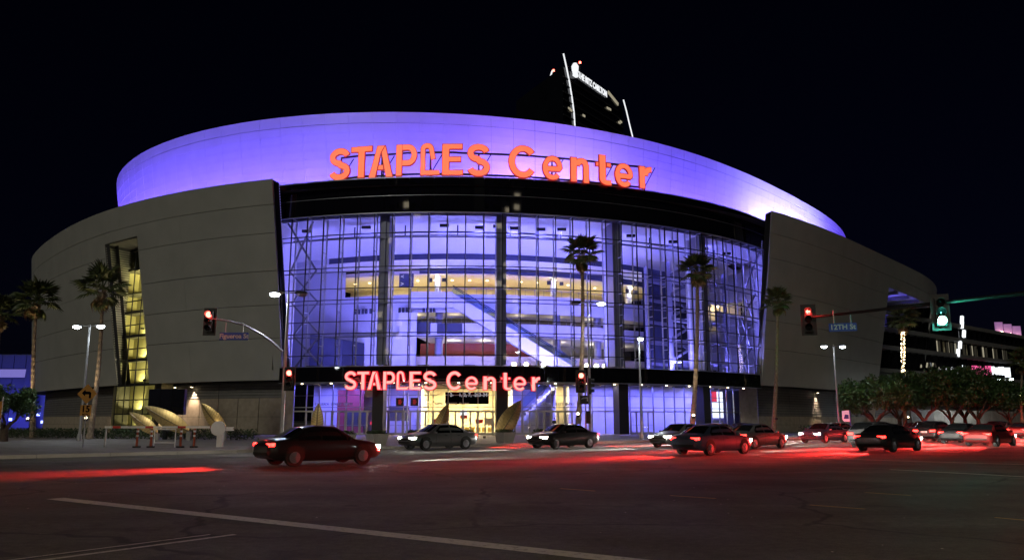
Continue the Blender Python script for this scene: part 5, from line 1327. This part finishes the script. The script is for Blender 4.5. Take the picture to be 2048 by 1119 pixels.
def car_meshes(style):
    """x forward; returns dict of part meshes"""
    st = STN[style]; P = {}; sm = []
    for a, b in zip(st, st[1:]):
        for k in range(3): sm.append([p+(q-p)*k/3 for p, q in zip(a, b)])
    sm.append(list(st[-1]))
    def sec(s_):
        x, zb, ze, zt, w, wr = s_; h = [(w*.88, zb), (w*.985, zb+.10), (w*1.0, zb+(ze-zb)*.55), (w*.965, ze), ((w*.965+wr)/2+.02, (ze+zt)/2), (wr, zt-.035), (wr*.78, zt), (0, zt+.012)]
        return [Vector((x, y, z)) for y, z in h]+[Vector((x, -y, z)) for y, z in h[-2::-1]]
    body = MB(); rows = [sec(s_) for s_ in sm]; body.grid(rows, 0); body.face(rows[0]); body.face(rows[-1][::-1])
    body.grid([[r[0] for r in rows], [r[-1] for r in rows]])
    P['body'] = (body.mesh('body', True), 'paint')
    def at(x):
        for a, b in zip(st, st[1:]):
            if a[0] <= x <= b[0]: k = (x-a[0])/(b[0]-a[0]); return [p+(q-p)*k for p, q in zip(a, b)]
    def side(x, t, sg):
        s_ = at(x); p, q, r = sec(s_)[3], sec(s_)[4], sec(s_)[5]
        v = p.lerp(q, t*2) if t < .5 else q.lerp(r, t*2-1)
        return Vector((v.x, sg*(v.y+.014), v.z+.004))
    cab = [s_[0] for s_ in st if s_[3]-s_[2] > .3]; r0, r1 = min(cab), max(cab); rear = st[3][0] if style == 'sedan' else st[1][0]; front = st[7][0]
    P['side_window'] = ([], 'carglass')
    for sg in (1, -1):
        for xa, xb in ((r0-.30 if style == 'sedan' else r0+.05, -.34), (-.26, r1+.36)):
            n = 6; top = lambda x: .92 if r0 <= x <= r1 else .92-.62*(abs(x-(r0 if x < r0 else r1))/.5)
            lo = [side(xa+(xb-xa)*i/n, .08, sg) for i in range(n+1)]; hi = [side(xa+(xb-xa)*i/n, max(.12, top(xa+(xb-xa)*i/n)), sg) for i in range(n+1)]
            win = MB(); win.grid([lo, hi] if sg > 0 else [hi, lo]); P['side_window'][0].append(win.mesh('side_window', True))
    for nm, xa, xb in (('windscreen', front-.04, r1+.04), ('rear_window', rear+.05, r0-.03 if style == 'sedan' else st[3][0]+.02)):
        o = MB(); rr = []
        for i in range(6):
            x = xa+(xb-xa)*i/5; s_ = sec(at(x)); d = .016 if nm == 'windscreen' else -.016
            rr.append([Vector((x+d, y*.93, z+.012)) for y, z in ((s_[5].y, s_[5].z), (s_[6].y, s_[6].z), (0, s_[7].z), (-s_[6].y, s_[6].z), (-s_[5].y, s_[5].z))])
        o.grid(rr); P[nm] = (o.mesh(nm, True), 'carglass')
    P['wheel_arch'] = ([], 'rubber'); P['door_seam'] = ([], 'rubber'); P['door_handle'] = ([], 'rubber')
    for x in (-1.36, 1.40):
        for sg in (1, -1):
            ar = MB(); y = sg*(at(x)[4]+.004); ar.face([Vector((x+.40*cos(2*pi*k/20), y, .36+.40*sin(2*pi*k/20)*(1 if sin(2*pi*k/20) > 0 else .45))) for k in range(20)]); P['wheel_arch'][0].append(ar.mesh('wheel_arch'))
    for sg in (1, -1):
        for x in (-1.02, -.30, .72):
            pts = [Vector((q.x, sg*(abs(q.y)+.004), q.z)) for q in sec(at(x))[1:4]]
            dl = MB(); dl.grid([[p+Vector((-.007,0,0)) for p in pts], [p+Vector((.007,0,0)) for p in pts]]); P['door_seam'][0].append(dl.mesh('door_seam'))
        for x in (-.85, .05): 
            q = sec(at(x))[3]; P['door_handle'][0].append(MB().bar((x-.09, sg*(q.y+.02), q.z-.10), (x+.09, sg*(q.y+.02), q.z-.10), .03, .03).mesh('door_handle'))
    return P, 4.6, .91, .91 if style == 'sedan' else .98
CP = {}
def carpaint(i):
    if i not in CP: CP[i] = mat('car_paint', [(.02,.02,.022), (.35,.35,.36), (.65,.65,.65), (.06,.08,.14), (.22,.02,.02), (.12,.12,.125)][i], .28, .3, coat=.6)
    return CP[i]
M['carglass'] = mat('car_glass', (.008, .009, .010), .05, 0, spec=.6)
M['plate'] = mat('licence_plate', (.6, .6, .58), .5)
wheel_me = None
tailD = bpy.data.lights.new('lamp', 'SPOT'); tailD.energy = 17000; tailD.color = (1, .03, .025); tailD.spot_size = rad(40); tailD.spot_blend = 1; tailD.shadow_soft_size = .12
headD = bpy.data.lights.new('lamp', 'SPOT'); headD.energy = 15000; headD.color = (1, .94, .82); headD.spot_size = rad(30); headD.spot_blend = 1; headD.shadow_soft_size = .08
TY = MB().tube([(0,-.11,0),(0,.11,0)], .33, 20).mesh('tyre', True); TY.materials.append(M['rubber'])
_r = MB(); _r.tube([(0,-.115,0),(0,.115,0)], .21, 14)
for k in range(5): _r.bar((0, .118, 0), (.2*cos(k*1.2566), .118, .2*sin(k*1.2566)), .05, .02); _r.bar((0, -.118, 0), (.2*cos(k*1.2566), -.118, .2*sin(k*1.2566)), .05, .02)
RM = _r.mesh('rim'); RM.materials.append(M['alu'])
CACHE = {}
def car(label, u, v, fwd, style, pi_, tail=True, head=True):
    """fwd=1 drives away along U, -1 comes towards the viewer"""
    rz = UA if fwd > 0 else UA+pi; t = thing('car', label, 'car', uv(u, v, .0), rz, 'cars on the main street')
    if style not in CACHE: CACHE[style] = car_meshes(style)
    P, L, Wd, zb = CACHE[style]
    for nme, (me, mk) in P.items():
        for m_ in (me if isinstance(me, list) else [me]):
            kk = (m_.name, style, pi_ if mk == 'paint' else 0)
            if kk not in CACHE: m2 = m_.copy(); m2.materials.append(carpaint(pi_) if mk == 'paint' else M[mk]); CACHE[kk] = m2
            link(nme, CACHE[kk], None, t)
    for x in (-1.36, 1.40):
        for y in (-Wd+.095, Wd-.095):
            w = link('wheel', TY, None, t); w.location = (x, y, .33); link('rim', RM, None, w)
    for s_ in (-1, 1):
        y = s_*Wd*.68; zl = zb-.11
        MB().box((-2.225, y, zl-.02), (.09, .32, .13)).box((-2.12, s_*Wd*.90, zl-.01), (.2, .06, .12)).build('tail_light', M['e_tail'], t)
        MB().box((2.19, y*.94, zl-.15), (.1, .30, .12)).box((2.08, s_*Wd*.87, zl-.13), (.2, .07, .11)).build('headlight', M['e_head'] if head else M['alu'], t)
        MB().box((.82, s_*(Wd+.07), zb+.06), (.12, .18, .12)).build('mirror', carpaint(pi_), t)
    MB().box((-2.265, 0, zb-.22), (.04, .46, .13)).build('licence_plate', M['plate'], t)
    MB().box((-2.27, 0, .46), (.1, 1.25, .1)).build('rear_bumper', M['rubber'], t); MB().box((2.26, 0, .42), (.1, 1.2, .09)).build('front_bumper', M['rubber'], t)
    MB().box((2.27, 0, .58), (.06, .7, .1)).build('grille', M['rubber'], t)
    f = U*fwd; base = uv(u, v)
    n_ = Vector((-f.y, f.x, 0))
    for q in (-.6, .6):
        p = base-f*(L/2+.2)+n_*q+Vector((0,0,zb-.1)); lamp('SPOT', p, 0, None, to=p-f*6.5-Vector((0,0,1.25)), data=tailD)
    if head: p = base+f*(L/2+.15)+Vector((0,0,.65)); lamp('SPOT', p, 0, None, to=p+f*8-Vector((0,0,.95)), data=headD)
    return t
cars = [
 ('black sedan with red tail lights in front of the tall signal pole', 13.5, 28.4, 1, 'sedan', 0),
 ('dark blue sedan with red tail lights in the second lane below the third column', 33, 24.8, 1, 'sedan', 3),
 ('dark grey sedan with red tail lights below the dead skirted palm', 42, 28.4, 1, 'sedan', 5), ('black sedan with red tail lights in the nearest lane at right', 44, 21.2, 1, 'sedan', 0),
 ('tall dark grey car with red tail lights in the second lane', 50, 24.8, 1, 'suv', 5), ('dark red sedan with red tail lights in the nearest lane', 58, 21.2, 1, 'sedan', 4),
 ('black sedan with red tail lights in the second lane below the transit sign', 63, 24.8, 1, 'sedan', 0), ('tall black car with red tail lights below the round tree', 67, 28.4, 1, 'suv', 0),
 ('dark blue sedan with red tail lights in the nearest lane by the right edge', 73, 21.2, 1, 'sedan', 3), ('grey sedan with red tail lights in the second lane far up the street', 80, 24.8, 1, 'sedan', 5),
 ('small far red sedan with red tail lights', 86, 28.4, 1, 'sedan', 4), ('small far dark car with red tail lights', 92, 21.2, 1, 'suv', 5), ('small far black sedan with red tail lights', 99, 24.8, 1, 'sedan', 0), ('farthest silver sedan with red tail lights', 112, 28.4, 1, 'sedan', 1),
 ('dark sedan with headlights on before the yellow lit doors', 26, 39.0, -1, 'sedan', 5), ('black sedan with headlights on below the second column', 33, 35.8, -1, 'sedan', 0), ('dark sedan with headlights on below the third column', 40, 32.4, -1, 'sedan', 5),
 ('silver sedan with headlights on under the lit screens', 48, 35.8, -1, 'sedan', 1), ('grey sedan with headlights on below the green lit palm', 56, 39.0, -1, 'sedan', 5), ('blue sedan with headlights on left of the transit sign', 57, 32.4, -1, 'sedan', 3),
 ('dark red sedan with headlights on below the right lamp', 65, 35.8, -1, 'sedan', 4), ('tall black car with headlights on under the round tree', 74, 32.4, -1, 'suv', 0), ('black sedan with headlights on in the middle lane', 80, 35.8, -1, 'sedan', 0),
 ('white sedan with headlights on below the fairy light palm', 88, 39.0, -1, 'sedan', 2), ('grey sedan with headlights on below the dark trees', 92, 32.4, -1, 'sedan', 5), ('tall blue car with headlights on by the centre line', 100, 35.8, -1, 'suv', 3),
 ('far silver sedan with headlights on by the centre line', 108, 32.4, -1, 'sedan', 1), ('far black tall car with headlights on', 118, 35.8, -1, 'suv', 0), ('farthest sedan with headlights on at the right edge', 130, 32.4, -1, 'sedan', 5)]
for c_ in cars: car(*c_)
# ================================================================== PERSON behind the doors
def person(label, loc, rz):
    t = thing('person', label, 'person', loc, rz)
    pts = [(0,0,.94),(0,.01,1.15),(0,0,1.40),(0,-.01,1.52),(0,-.02,1.60),(0,-.03,1.74), (.10,0,.90),(.12,-.03,.50),(.12,.02,.09),(.13,-.14,.04), (-.10,0,.90),(-.12,.02,.50),(-.13,.06,.09),(-.14,-.10,.04), (.19,0,1.42),(.25,.03,1.14),(.24,-.08,.90),(.24,-.11,.80), (-.19,0,1.42),(-.25,.03,1.14),(-.24,-.06,.90),(-.24,-.09,.80)]
    ed = [(0,1),(1,2),(2,3),(3,4),(4,5),(0,6),(6,7),(7,8),(8,9),(0,10),(10,11),(11,12),(12,13),(2,14),(14,15),(15,16),(16,17),(2,18),(18,19),(19,20),(20,21)]
    rd = [.16,.15,.17,.06,.085,.09,.10,.07,.05,.045,.10,.07,.05,.045,.07,.05,.04,.035,.07,.05,.04,.035]
    me = bpy.data.meshes.new('body'); me.from_pydata(pts, ed, []); o = bpy.data.objects.new('body', me); C.objects.link(o)
    sk_ = o.modifiers.new('skin', 'SKIN'); me.skin_vertices
    for i, r in enumerate(rd): me.skin_vertices[0].data[i].radius = (r, r*.8)
    me.skin_vertices[0].data[0].use_root = True; ss = o.modifiers.new('sub', 'SUBSURF'); ss.levels = 1; ss.render_levels = 1
    dg = bpy.context.evaluated_depsgraph_get(); dg.update(); m2_ = bpy.data.meshes.new_from_object(o.evaluated_get(dg)); bpy.data.objects.remove(o)
    m2_.materials.append(mat('dark_clothes', (.03,.03,.04), .8)); m2_.materials.append(mat('skin', (.45,.28,.2), .6))
    for p in m2_.polygons: p.material_index = 1 if p.center.z > 1.5 or (abs(p.center.x) > .2 and p.center.z < .88 and p.center.z > .7) else 0
    link('body', m2_, None, t); MB().tube([(0,-.01,1.72),(0,0,1.80),(0,.0,1.84)], [.10,.085,.03], 10).build('hair', M['black'], t, smooth=True)
p = g(.235, GF+1.4, .15)
try: person('person in dark clothes standing at the doors near the short signal post', p, .4)
except Exception as ex_: print('person', ex_)
